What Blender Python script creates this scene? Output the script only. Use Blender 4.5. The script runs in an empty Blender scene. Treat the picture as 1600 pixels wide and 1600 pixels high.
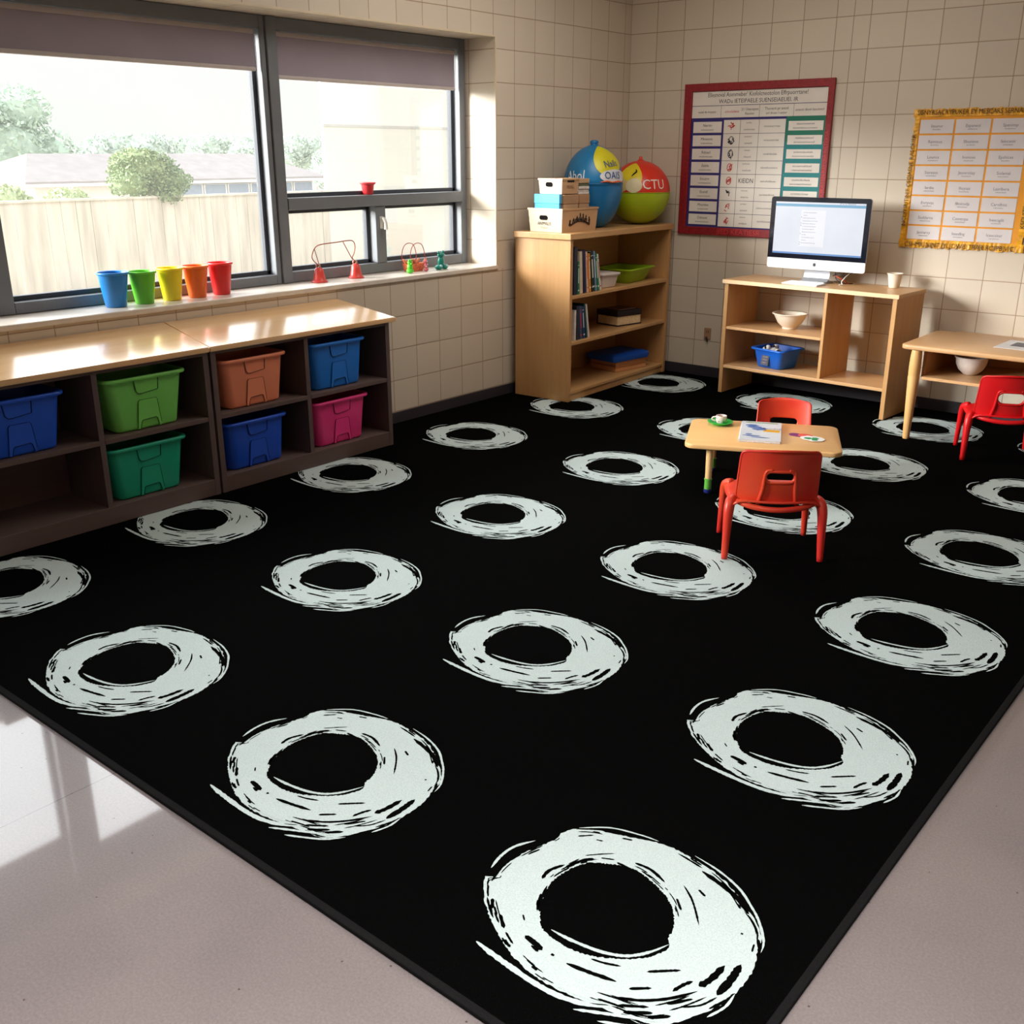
import bpy, bmesh, math, random
from mathutils import Vector, Matrix
random.seed(7)
C = bpy.context.scene.collection
PI = math.pi
R = math.radians

# ------------------------------------------------------------------ materials
def new_mat(name):
    m = bpy.data.materials.new(name); m.use_nodes = True
    nt = m.node_tree; nt.nodes.clear()
    out = nt.nodes.new('ShaderNodeOutputMaterial')
    b = nt.nodes.new('ShaderNodeBsdfPrincipled')
    nt.links.new(b.outputs[0], out.inputs[0])
    return m, nt, b, out
def lin(c):
    return tuple((x/12.92 if x <= .04045 else ((x+.055)/1.055)**2.4) for x in [v/255 for v in c]) + (1,)
def nz(nt, scale, detail=3, vec=None, rough=.5):
    n = nt.nodes.new('ShaderNodeTexNoise'); n.inputs['Scale'].default_value = scale
    n.inputs['Detail'].default_value = detail; n.inputs['Roughness'].default_value = rough
    if vec is not None: nt.links.new(vec, n.inputs['Vector'])
    return n
def ramp(nt, fac, stops):
    r = nt.nodes.new('ShaderNodeValToRGB'); nt.links.new(fac, r.inputs[0])
    e = r.color_ramp.elements
    while len(e) < len(stops): e.new(.5)
    for i, (p, c) in enumerate(stops): e[i].position = p; e[i].color = c
    return r
def mix(nt, fac, a, b, mode='MIX'):
    m = nt.nodes.new('ShaderNodeMix'); m.data_type = 'RGBA'; m.blend_type = mode
    for s, v in ((0, fac), (6, a), (7, b)):
        if isinstance(v, (int, float, tuple)): m.inputs[s].default_value = v
        else: nt.links.new(v, m.inputs[s])
    return m.outputs[2]
def mth(nt, op, a, b=None, c=None):
    m = nt.nodes.new('ShaderNodeMath'); m.operation = op
    for i, v in enumerate((a, b, c)):
        if v is None: continue
        if isinstance(v, (int, float)): m.inputs[i].default_value = v
        else: nt.links.new(v, m.inputs[i])
    return m.outputs[0]
def ocoord(nt):
    return nt.nodes.new('ShaderNodeTexCoord').outputs['Object']
def bump(nt, b, h, strength=.2, dist=.002):
    n = nt.nodes.new('ShaderNodeBump'); n.inputs['Strength'].default_value = strength
    n.inputs['Distance'].default_value = dist
    nt.links.new(h, n.inputs['Height']); nt.links.new(n.outputs[0], b.inputs['Normal'])

_cache = {}
def plain(rgb, rough=.5, spec=.5, metal=0, var=.06, scale=9, coat=0, key=''):
    k = (rgb, rough, spec, metal, var, scale, coat, key)
    if k in _cache: return _cache[k]
    m, nt, b, o = new_mat('surface_%d' % len(_cache))
    c = lin(rgb)
    n = nz(nt, scale, 4, ocoord(nt))
    r = ramp(nt, n.outputs['Fac'], [(.3, tuple(x*(1-var) for x in c[:3])+(1,)), (.7, tuple(min(1, x*(1+var)) for x in c[:3])+(1,))])
    nt.links.new(r.outputs[0], b.inputs['Base Color'])
    b.inputs['Roughness'].default_value = rough
    b.inputs['Specular IOR Level'].default_value = spec
    b.inputs['Metallic'].default_value = metal
    b.inputs['Coat Weight'].default_value = coat
    _cache[k] = m
    return m
def wood(name, c1, c2, axis='Z', rough=.4, scale=1.0, coat=0.0, spec=.4):
    m, nt, b, o = new_mat(name)
    mp = nt.nodes.new('ShaderNodeMapping'); nt.links.new(ocoord(nt), mp.inputs[0])
    s = {'X': (1.2, 22, 22), 'Y': (22, 1.2, 22), 'Z': (22, 22, 1.2)}[axis]
    mp.inputs['Scale'].default_value = tuple(v*scale for v in s)
    n = nz(nt, 1.0, 5, mp.outputs[0], .6); n.inputs['Distortion'].default_value = .6
    n2 = nz(nt, 1.6, 2, ocoord(nt))
    r = ramp(nt, n.outputs['Fac'], [(.3, lin(c1)), (.7, lin(c2))])
    col = mix(nt, .35, r.outputs[0], mix(nt, n2.outputs['Fac'], lin(c1), lin(c2)))
    nt.links.new(col, b.inputs['Base Color'])
    b.inputs['Roughness'].default_value = rough; b.inputs['Coat Weight'].default_value = coat
    b.inputs['Coat Roughness'].default_value = .12
    b.inputs['Specular IOR Level'].default_value = spec
    bump(nt, b, n.outputs['Fac'], .08, .001)
    return m

def tile_mat():
    m, nt, b, o = new_mat('glazed_wall_tile')
    geo = nt.nodes.new('ShaderNodeNewGeometry')
    sp = nt.nodes.new('ShaderNodeSeparateXYZ'); nt.links.new(ocoord(nt), sp.inputs[0])
    sn = nt.nodes.new('ShaderNodeSeparateXYZ'); nt.links.new(geo.outputs['True Normal'], sn.inputs[0])
    x, y, z = sp.outputs
    isl = mth(nt, 'GREATER_THAN', mth(nt, 'ABSOLUTE', sn.outputs[0]), .5)       # faces the room from the side wall
    isz = mth(nt, 'GREATER_THAN', mth(nt, 'ABSOLUTE', sn.outputs[2]), .5)
    low = mth(nt, 'LESS_THAN', z, .93)
    yl = mth(nt, 'MULTIPLY', mth(nt, 'ADD', mth(nt, 'ADD', y, .083), mth(nt, 'MULTIPLY', low, -.086)), 1/.2215)
    xl = mth(nt, 'MULTIPLY', x, 1/.2357)
    anyl = mth(nt, 'MAXIMUM', isl, isz)
    h = mth(nt, 'ADD', mth(nt, 'MULTIPLY', yl, anyl), mth(nt, 'MULTIPLY', xl, mth(nt, 'SUBTRACT', 1, anyl)))
    v0 = mth(nt, 'MULTIPLY', mth(nt, 'SUBTRACT', z, .085), 1/.2067)
    v = mth(nt, 'ADD', mth(nt, 'MULTIPLY', v0, mth(nt, 'SUBTRACT', 1, isz)), mth(nt, 'MULTIPLY', isz, mth(nt, 'MULTIPLY', mth(nt, 'ADD', x, .13), 1/.2)))
    wob = nz(nt, .9, 2, ocoord(nt)).outputs['Fac']
    def dist(s, size, off=.5):
        s2 = mth(nt, 'ADD', s, mth(nt, 'MULTIPLY', mth(nt, 'SUBTRACT', wob, .5), .05))
        f = mth(nt, 'FRACT', s2)
        return mth(nt, 'MULTIPLY', mth(nt, 'MINIMUM', f, mth(nt, 'SUBTRACT', 1, f)), size)
    dh = dist(h, .2285); dv = dist(v, .2067)
    ex = mth(nt, 'ADD', mth(nt, 'ABSOLUTE', mth(nt, 'SUBTRACT', x, 1.77)), mth(nt, 'MULTIPLY', anyl, 9))
    dh = mth(nt, 'MINIMUM', dh, ex)
    d = mth(nt, 'MINIMUM', dh, dv)
    g = nt.nodes.new('ShaderNodeMapRange'); g.inputs['From Min'].default_value = .0012; g.inputs['From Max'].default_value = .0036
    nt.links.new(d, g.inputs['Value'])
    face = g.outputs['Result']
    cb = nt.nodes.new('ShaderNodeCombineXYZ')
    s3 = mth(nt, 'FLOOR', h); s4 = mth(nt, 'FLOOR', v)
    nt.links.new(s3, cb.inputs[0]); nt.links.new(s4, cb.inputs[1]); nt.links.new(isl, cb.inputs[2])
    wn = nt.nodes.new('ShaderNodeTexWhiteNoise'); nt.links.new(cb.outputs[0], wn.inputs['Vector'])
    r = ramp(nt, wn.outputs['Value'], [(0, lin((202, 190, 174))), (1, lin((210, 198, 181)))])
    n2 = nz(nt, 5, 4, ocoord(nt))
    c = mix(nt, mth(nt, 'MULTIPLY', n2.outputs['Fac'], .35), r.outputs[0], lin((194, 180, 163)))
    col = mix(nt, face, lin((150, 126, 102)), c)
    nt.links.new(col, b.inputs['Base Color'])
    b.inputs['Roughness'].default_value = .42; b.inputs['Specular IOR Level'].default_value = .35
    sm = nt.nodes.new('ShaderNodeMapRange'); sm.inputs['From Min'].default_value = 0; sm.inputs['From Max'].default_value = .006
    nt.links.new(d, sm.inputs['Value'])
    bump(nt, b, sm.outputs['Result'], .35, .002)
    return m

def floor_mat():
    m, nt, b, o = new_mat('speckled_terrazzo')
    oc = ocoord(nt)
    n1 = nz(nt, 2.2, 5, oc); n2 = nz(nt, 150, 2, oc); n3 = nz(nt, 420, 2, oc)
    base = ramp(nt, n1.outputs['Fac'], [(.35, lin((124, 116, 118))), (.65, lin((135, 126, 127)))]).outputs[0]
    g = ramp(nt, n2.outputs['Fac'], [(.3, lin((106, 99, 101))), (.5, lin((132, 124, 124))), (.7, lin((154, 145, 144)))]).outputs[0]
    c = mix(nt, .26, base, g)
    vo = nt.nodes.new('ShaderNodeTexVoronoi'); vo.inputs['Scale'].default_value = 26; nt.links.new(oc, vo.inputs['Vector'])
    wn = nt.nodes.new('ShaderNodeTexWhiteNoise'); nt.links.new(vo.outputs['Color'], wn.inputs['Vector'])
    sp = mth(nt, 'MULTIPLY', mth(nt, 'LESS_THAN', vo.outputs['Distance'], .075), mth(nt, 'GREATER_THAN', wn.outputs['Value'], .82))
    c = mix(nt, sp, c, lin((80, 66, 64)))
    fine = ramp(nt, n3.outputs['Fac'], [(.33, (.7, .68, .68, 1)), (.42, (1, 1, 1, 1))]).outputs[0]
    c = mix(nt, .55, c, mix(nt, 1.0, c, fine, 'MULTIPLY'))
    s = nt.nodes.new('ShaderNodeSeparateXYZ'); nt.links.new(oc, s.inputs[0])
    f = mth(nt, 'ABSOLUTE', mth(nt, 'SUBTRACT', s.outputs[0], 2.293))
    j = mth(nt, 'LESS_THAN', f, .0012)
    c = mix(nt, j, c, lin((70, 58, 66)))
    nt.links.new(c, b.inputs['Base Color'])
    b.inputs['Roughness'].default_value = .3; b.inputs['Specular IOR Level'].default_value = .4
    b.inputs['Coat Weight'].default_value = 1.0; b.inputs['Coat Roughness'].default_value = .045; b.inputs['Coat IOR'].default_value = 1.75
    return m

def rug_mats():
    def pile(name, c, dark, rough=.95):
        m, nt, b, o = new_mat(name); oc = ocoord(nt)
        n = nz(nt, 260, 3, oc); n2 = nz(nt, 30, 4, oc)
        r = ramp(nt, n.outputs['Fac'], [(.3, dark), (.62, c)])
        cc = mix(nt, mth(nt, 'MULTIPLY', n2.outputs['Fac'], .5), r.outputs[0], tuple(v*.88 for v in c[:3])+(1,))
        nt.links.new(cc, b.inputs['Base Color'])
        b.inputs['Roughness'].default_value = rough; b.inputs['Specular IOR Level'].default_value = .012
        b.inputs['Sheen Weight'].default_value = 0.0
        bump(nt, b, n.outputs['Fac'], .5, .003)
        return m
    blk = pile('black_rug_pile', (.0022, .0022, .0023, 1), (.0006, .0006, .0006, 1))
    wht = pile('white_rug_pile', (.56, .66, .665, 1), (.42, .52, .54, 1))
    edge = plain((24, 24, 25), .9, .05, var=.2, scale=200)
    return blk, wht, edge

def leaf_mat(c1, c2, name):
    m, nt, b, o = new_mat(name)
    n = nz(nt, 1.3, 4, ocoord(nt))
    r = ramp(nt, n.outputs['Fac'], [(.3, lin(c1)), (.7, lin(c2))])
    nt.links.new(r.outputs[0], b.inputs['Base Color']); b.inputs['Roughness'].default_value = .9
    b.inputs['Specular IOR Level'].default_value = .1
    return m

def glass_mat():
    m, nt, b, o = new_mat('window_glass')
    nt.nodes.remove(b)
    tr = nt.nodes.new('ShaderNodeBsdfTransparent'); tr.inputs[0].default_value = (.97, .985, .98, 1)
    gl = nt.nodes.new('ShaderNodeBsdfGlossy'); gl.inputs['Roughness'].default_value = .02
    tl = nt.nodes.new('ShaderNodeBsdfTranslucent'); tl.inputs[0].default_value = (.95, .95, .95, 1)
    fr = nt.nodes.new('ShaderNodeFresnel'); fr.inputs[0].default_value = 1.45
    n = nz(nt, 1.2, 4, ocoord(nt))
    haze_veil = mth(nt, 'MULTIPLY_ADD', n.outputs['Fac'], .012, .012)  # thin translucent veil imitates outdoor haze in the pane
    m1 = nt.nodes.new('ShaderNodeMixShader'); nt.links.new(haze_veil, m1.inputs[0])
    nt.links.new(tr.outputs[0], m1.inputs[1]); nt.links.new(tl.outputs[0], m1.inputs[2])
    m2 = nt.nodes.new('ShaderNodeMixShader'); nt.links.new(mth(nt, 'MULTIPLY', fr.outputs[0], .22), m2.inputs[0])
    nt.links.new(m1.outputs[0], m2.inputs[1]); nt.links.new(gl.outputs[0], m2.inputs[2])
    nt.links.new(m2.outputs[0], o.inputs[0])
    return m
def screen_mat(rgb, st=1.0, name='lit_screen'):
    m, nt, b, o = new_mat(name)
    n = nz(nt, 6, 3, ocoord(nt)); c = lin(rgb)
    r = ramp(nt, n.outputs['Fac'], [(.3, tuple(v*.93 for v in c[:3])+(1,)), (.7, c)])
    nt.links.new(r.outputs[0], b.inputs['Emission Color']); b.inputs['Emission Strength'].default_value = st
    b.inputs['Base Color'].default_value = (.02, .02, .02, 1); b.inputs['Roughness'].default_value = .3
    return m

TILE = tile_mat(); FLOOR = floor_mat(); BLK, WHT, EDGE = rug_mats(); GLASS = glass_mat()
MAPLE = wood('maple_upright', (184, 136, 86), (202, 156, 104), 'Z', .38)
MAPLE_Y = wood('maple_across', (188, 142, 92), (206, 162, 112), 'Y', .35)
MAPLE_X = wood('maple_along', (196, 152, 106), (212, 170, 124), 'X', .32)
MAPLE_EDGE = wood('maple_pale_edge', (222, 188, 146), (232, 200, 160), 'X', .4)
TOPWOOD = wood('varnished_worktop', (214, 170, 120), (228, 188, 138), 'Y', .22, coat=1.0, spec=.8)
DARKW = wood('dark_stained_wood', (84, 68, 66), (100, 82, 78), 'Y', .5)
DARKW_Z = wood('dark_stained_upright', (84, 68, 68), (98, 82, 80), 'Z', .5)
FRAME = plain((112, 116, 122), .45, .4)
FRAME_D = plain((66, 70, 78), .5, .3)
SILL = plain((214, 206, 196), .3, .5, scale=14)
BASEB = plain((50, 46, 54), .5, .4)

# ------------------------------------------------------------------ mesh helpers
def link(o, parent=None):
    C.objects.link(o)
    if parent is not None: o.parent = parent
    return o
def obj(name, bm, mats, parent=None, smooth=False, angle=None):
    me = bpy.data.meshes.new(name)
    bmesh.ops.recalc_face_normals(bm, faces=bm.faces)
    bm.to_mesh(me); bm.free()
    if not isinstance(mats, (list, tuple)): mats = [mats]
    for m in mats: me.materials.append(m)
    if smooth:
        for p in me.polygons: p.use_smooth = True
        if angle: me.set_sharp_from_angle(angle=R(angle))
    return link(bpy.data.objects.new(name, me), parent)
def tag(o, label, cat, group=None):
    o['label'] = label; o['category'] = cat
    if group: o['group'] = group
    return o
def thing(name, label, cat, loc=(0, 0, 0), rz=0, group=None):
    o = bpy.data.objects.new(name, None); o.empty_display_size = .05
    o.location = loc; o.rotation_euler = (0, 0, rz)
    C.objects.link(o); return tag(o, label, cat, group)
def struct(name, bm, mats, parent=None, smooth=False):
    o = obj(name, bm, mats, parent, smooth)
    if parent is None: o['kind'] = 'structure'
    return o
def BM(): return bmesh.new()
def box(bm, x0, x1, y0, y1, z0, z1, bev=0.0, mi=0, M=None, seg=2):
    r = bmesh.ops.create_cube(bm, size=1)
    vs = r['verts']
    for v in vs:
        v.co = Vector(((x0+x1)/2+v.co.x*(x1-x0), (y0+y1)/2+v.co.y*(y1-y0), (z0+z1)/2+v.co.z*(z1-z0)))
    fs = set(f for v in vs for f in v.link_faces)
    for f in fs: f.material_index = mi
    if bev > 0:
        es = list(set(e for v in vs for e in v.link_edges))
        rr = bmesh.ops.bevel(bm, geom=es, offset=bev, segments=seg, affect='EDGES', profile=.5)
        vs = list(set(v for f in rr['faces'] for v in f.verts) | set(v for v in vs if v.is_valid))
        for f in rr['faces']: f.material_index = mi
    if M is not None:
        for v in vs: v.co = M @ v.co
    return vs
def catmull(pts, n=6):
    P = [Vector(p) for p in pts]; out = []
    for i in range(len(P)-1):
        a = P[max(i-1, 0)]; b = P[i]; c = P[i+1]; d = P[min(i+2, len(P)-1)]
        for k in range(n):
            t = k/n
            out.append(.5*((2*b)+(-a+c)*t+(2*a-5*b+4*c-d)*t*t+(-a+3*b-3*c+d)*t**3))
    out.append(P[-1]); return out
def tube(bm, pts, r, seg=8, mi=0, smooth_n=5, caps=True):
    if isinstance(r, (int, float)): rr = [r]*len(pts)
    else: rr = list(r)
    if smooth_n:
        P = catmull(pts, smooth_n)
        rad = []
        for i in range(len(pts)-1):
            for k in range(smooth_n): rad.append(rr[i]+(rr[i+1]-rr[i])*k/smooth_n)
        rad.append(rr[-1])
    else: P = [Vector(p) for p in pts]; rad = rr
    rings = []; up = Vector((0, 0, 1))
    t0 = (P[1]-P[0]).normalized()
    nrm = t0.cross(up) if abs(t0.dot(up)) < .95 else t0.cross(Vector((1, 0, 0)))
    nrm.normalize()
    for i, p in enumerate(P):
        t = (P[min(i+1, len(P)-1)]-P[max(i-1, 0)]).normalized()
        nrm = (nrm - t*nrm.dot(t)).normalized(); bn = t.cross(nrm)
        rings.append([bm.verts.new(p+rad[i]*(math.cos(2*PI*k/seg)*nrm+math.sin(2*PI*k/seg)*bn)) for k in range(seg)])
    for a, b in zip(rings, rings[1:]):
        for k in range(seg):
            f = bm.faces.new((a[k], a[(k+1) % seg], b[(k+1) % seg], b[k])); f.material_index = mi
    if caps:
        for q in (rings[0][::-1], rings[-1]):
            f = bm.faces.new(q); f.material_index = mi
def lathe(bm, prof, seg=32, c=(0, 0, 0), mi=0, sx=1, sy=1):
    rings = []
    for r, z in prof:
        if r < 1e-6: rings.append([bm.verts.new((c[0], c[1], c[2]+z))])
        else: rings.append([bm.verts.new((c[0]+sx*r*math.cos(2*PI*k/seg), c[1]+sy*r*math.sin(2*PI*k/seg), c[2]+z)) for k in range(seg)])
    for a, b in zip(rings, rings[1:]):
        for k in range(seg):
            k2 = (k+1) % seg
            if len(a) == 1 and len(b) == 1: continue
            if len(a) == 1: q = (a[0], b[k2], b[k])
            elif len(b) == 1: q = (a[k], a[k2], b[0])
            else: q = (a[k], a[k2], b[k2], b[k])
            f = bm.faces.new(q); f.material_index = mi
def rrect(w, d, r, n=5):
    pts = []
    for cx, cy, a0 in ((w/2-r, d/2-r, 0), (-w/2+r, d/2-r, 90), (-w/2+r, -d/2+r, 180), (w/2-r, -d/2+r, 270)):
        for k in range(n+1):
            a = R(a0+90*k/n); pts.append((cx+r*math.cos(a), cy+r*math.sin(a)))
    return pts
def loft(bm, secs, cap0=True, cap1=True, mi=0):
    """secs: list of (list of 3-D points) rings of equal length"""
    rings = [[bm.verts.new(p) for p in s] for s in secs]
    n = len(rings[0])
    for a, b in zip(rings, rings[1:]):
        for k in range(n):
            f = bm.faces.new((a[k], a[(k+1) % n], b[(k+1) % n], b[k])); f.material_index = mi
    if cap0: f = bm.faces.new(rings[0][::-1]); f.material_index = mi
    if cap1: f = bm.faces.new(rings[-1]); f.material_index = mi
def slab(bm, w, d, r, z0, z1, bev=.004, c=(0, 0), mi=0, n=6):
    secs = []
    for z, i in ((z0, bev), (z0+bev*.4, bev*.3), (z0+bev, 0), (z1-bev, 0), (z1-bev*.4, bev*.3), (z1, bev)):
        secs.append([(c[0]+x, c[1]+y, z) for x, y in rrect(w-2*i, d-2*i, max(r-i, .001), n)])
    loft(bm, secs, mi=mi)
def prism(bm, pts, axis, a, b, mi=0):
    """closed outline pts (2-D) pushed along an axis from a to b"""
    def P(u, v, t):
        return {'x': (t, u, v), 'y': (u, t, v), 'z': (u, v, t)}[axis]
    loft(bm, [[P(u, v, a) for u, v in pts], [P(u, v, b) for u, v in pts]], mi=mi)
def text_mesh(bm, s, size, M, mi=0, sx=1.0, align='CENTER'):
    cu = bpy.data.curves.new('t', 'FONT'); cu.body = s; cu.size = size; cu.align_x = align; cu.align_y = 'CENTER'
    cu.resolution_u = 2
    o = bpy.data.objects.new('t', cu); C.objects.link(o)
    me = o.to_mesh()
    n0 = len(bm.verts); vs = []
    for v in me.vertices: vs.append(bm.verts.new(M @ Vector((v.co.x*sx, v.co.y, 0))))
    for p in me.polygons:
        try:
            f = bm.faces.new([vs[i] for i in p.vertices]); f.material_index = mi
        except ValueError: pass
    o.to_mesh_clear(); bpy.data.objects.remove(o); bpy.data.curves.remove(cu)
def dup(root, loc=None, rz=None, label=None, group=None):
    r = root.copy(); C.objects.link(r)
    if loc is not None: r.location = loc
    if rz is not None: r.rotation_euler = (0, 0, rz)
    if label: r['label'] = label
    if group: r['group'] = group
    for ch in list(root.children):
        c = ch.copy(); C.objects.link(c); c.parent = r
        for g in list(ch.children):
            d = g.copy(); C.objects.link(d); d.parent = c
    return r
WALLM = Matrix(((1, 0, 0, 0), (0, 0, -1, 0), (0, 1, 0, 0), (0, 0, 0, 1)))      # text laid on the back wall, facing the room
def on_wall(x, y, z): return Matrix.Translation((x, y, z)) @ WALLM

# ------------------------------------------------------------------ camera
cam = bpy.data.cameras.new('camera'); cam.sensor_width = 36; cam.lens = 36*1594.99/1600; cam.clip_start = .05
co = bpy.data.objects.new('camera', cam); C.objects.link(co)
co.location = (4.80947, -7.24306, 1.7); co.rotation_euler = (PI/2-.337673, 0, .692007)
bpy.context.scene.camera = co

# ------------------------------------------------------------------ the room
RX, RY, RZ = 7.4, -10.4, 3.2
bm = BM(); box(bm, -.4, RX+.2, RY-.2, .2, -.1, 0); struct('floor', bm, FLOOR)
bm = BM(); box(bm, -.4, RX+.2, RY-.2, .2, RZ, RZ+.1); struct('ceiling', bm, plain((226, 216, 200), .9))
bm = BM(); box(bm, 0, RX, 0, .2, 0, RZ); struct('wall_back', bm, TILE)
bm = BM(); box(bm, RX, RX+.2, RY, .2, 0, RZ); struct('wall_right', bm, plain((205, 185, 158), .8))
bm = BM(); box(bm, -.4, RX+.2, RY-.2, RY, 0, RZ); struct('wall_front', bm, plain((205, 185, 158), .8))
WY0, WY1, WZ0, WZ1 = -8.35, -1.615, .925, 2.43
bm = BM()
box(bm, -.4, 0, RY, .2, 0, WZ0); box(bm, -.4, 0, RY, .2, WZ1, RZ)
box(bm, -.4, 0, WY1, .2, WZ0, WZ1); box(bm, -.4, 0, RY, WY0, WZ0, WZ1)
struct('wall_left', bm, TILE)
# thin tile edging round the reveal
bm = BM(); box(bm, -.008, .005, WY1-.004, WY1+.008, WZ0+.03, WZ1+.004, .002); box(bm, -.02, .004, WY0, WY1, WZ1-.004, WZ1+.008, .002)
struct('trim_1', bm, plain((206, 190, 164), .4))
bm = BM(); box(bm, -.4, .012, WY0, WY1+.012, WZ0, WZ0+.03, .006); struct('trim_2', bm, SILL)
bm = BM(); box(bm, 0, .012, RY, 0, 0, .083, .003); struct('baseboard_left', bm, BASEB)
bm = BM(); box(bm, .012, RX, -.012, 0, 0, .09, .003); struct('baseboard_back', bm, BASEB)

# windows: grey metal frames, each with its own glass
XF = -.27
def bar(bm, y0, y1, z0, z1, xo=0.0, d=.10): box(bm, XF-d, XF+xo, y0, y1, z0, z1, .004)
def beads(bm, y0, y1, z0, z1):
    w = .024
    for (a, b, c, d) in ((y0, y1, z0, z0+w), (y0, y1, z1-w, z1), (y0, y0+w, z0, z1), (y1-w, y1, z0, z1)):
        box(bm, XF-.1, XF-.06, a, b, c, d, .003)
def window(name, outs, holes, bars):
    bm = BM()
    for b in bars: bar(bm, *b)
    w = struct(name, bm, FRAME)
    for h in holes:
        bm = BM(); beads(bm, *h); obj('glazing_bead', bm, FRAME_D, w)
        bm = BM(); box(bm, XF-.086, XF-.08, h[0]+.01, h[1]-.01, h[2]+.01, h[3]-.01); obj('glass_pane', bm, GLASS, w)
    return w
zt, zb = 2.428, .957
w1 = window('window_1', None, [(-4.915, -3.325, 1.012, 2.36)],
    [(-5.0, -4.915, zb, zt), (-3.325, -3.29, zb, zt), (-4.915, -3.325, zb, 1.012), (-4.915, -3.325, 2.36, zt)])
w2 = window('window_2', None, [(-3.215, -1.675, 1.45, 2.36), (-3.215, -2.505, 1.02, 1.38), (-2.418, -1.675, 1.02, 1.38)],
    [(-3.285, -3.215, zb, zt, .012), (-1.675, -1.618, zb, zt), (-3.215, -1.675, zb, 1.02), (-3.215, -1.675, 2.36, zt),
     (-3.215, -1.675, 1.38, 1.45, .02), (-2.505, -2.418, 1.02, 1.38, .006)])
w3 = window('window_3', None, [(-6.62, -5.075, 1.012, 2.36)],
    [(-6.70, -6.62, zb, zt), (-5.075, -5.005, zb, zt), (-6.62, -5.075, zb, 1.012), (-6.62, -5.075, 2.36, zt)])
w4 = window('window_4', None, [(-8.27, -6.78, 1.012, 2.36)],
    [(-8.345, -8.27, zb, zt), (-6.78, -6.705, zb, zt), (-8.27, -6.78, zb, 1.012), (-8.27, -6.78, 2.36, zt)])
bm = BM()
box(bm, XF+.006, XF+.012, -2.475, -2.448, 1.235, 1.315, .005)
tube(bm, [(XF+.012, -2.462, 1.30), (XF+.035, -2.462, 1.30), (XF+.045, -2.458, 1.275), (XF+.04, -2.452, 1.235)], [.010, .011, .011, .014], 8)
obj('window_latch', bm, plain((222, 220, 216), .35), w2, True, 40)

# roller blinds
BLIND = plain((156, 147, 158), .9, .1, var=.04, scale=3)
for y0, y1, zbm, lab in ((-4.905, -3.35, 2.138, 'grey roller blind pulled a little way down the large left window'),
                         (-3.205, -1.70, 2.105, 'grey roller blind on the right window above the small panes'),
                         (-6.61, -5.085, 1.98, 'unseen grey roller blind beyond the left edge, added to shape the light')):  # last blind is out of view, lowered to trim the floor reflection
    t = thing('roller_blind', lab, 'blind', (XF-.025, (y0+y1)/2, 2.36), group='grey roller blinds')
    h = (y1-y0)/2
    bm = BM(); box(bm, -.003, .0, -h, h, zbm-2.36+.01, -.02); obj('fabric', bm, BLIND, t)
    bm = BM(); box(bm, -.012, .008, -h, h, -.03, -.004, .004); obj('head_rail', bm, plain((176, 164, 162), .5), t)
    bm = BM(); box(bm, -.008, .008, -h, h, zbm-2.36, zbm-2.36+.022, .006); obj('bottom_bar', bm, plain((188, 178, 176), .5), t)
    bm = BM(); tube(bm, [(.003, h+.009, -.03), (.004, h+.010, -.15), (.003, h+.009, zbm-2.36+.01)], .0018, 5, smooth_n=0); obj('cord', bm, plain((220, 215, 208), .6), t)

# ------------------------------------------------------------------ rug with brushed rings
OUT=[(-253,149),(-239,184),(-207,211),(-168,229),(-103,254),(-39,279),(22,286),(91,278),(148,266),(206,239),(258,201),(290,180),(323,145),(342,88),(358,40),(361,-16),(358,-72),(335,-133),(304,-192),(265,-238),(205,-251),(135,-267),(70,-278),(7,-281),(-65,-269),(-138,-238),(-198,-203),(-258,-155),(-298,-99),(-267,-116),(-282,-61),(-283,8),(-263,76),(-248,126)]
INN=[(-84,-151),(-119,-111),(-145,-61),(-158,-1),(-148,60),(-128,101),(-95,124),(-60,143),(-18,153),(36,140),(91,116),(131,79),(155,39),(166,-2),(181,-23),(167,-67),(134,-106),(95,-134),(60,-155),(19,-166),(-25,-168),(-58,-163)]
WST=[([(-166,-285),(-116,-291),(-55,-295),(4,-298),(66,-294),(123,-278),(179,-249)],13),([(-58,-147),(-18,-146),(23,-141),(70,-131),(112,-112),(138,-88),(159,-55),(177,-12)],8),([(-305,-72),(-316,-20),(-312,31),(-286,83)],7),([(119,-302),(170,-273),(224,-243),(278,-213)],7),([(-230,198),(-165,252),(-87,277),(-37,285)],5),([(65,294),(140,281),(209,255),(261,217),(298,183),(336,131),(348,94)],6),([(176,-295),(219,-272),(271,-240),(308,-199)],6),([(51,-274),(111,-263),(186,-238)],4),([(345,-142),(361,-94),(360,-50)],5)]
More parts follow.
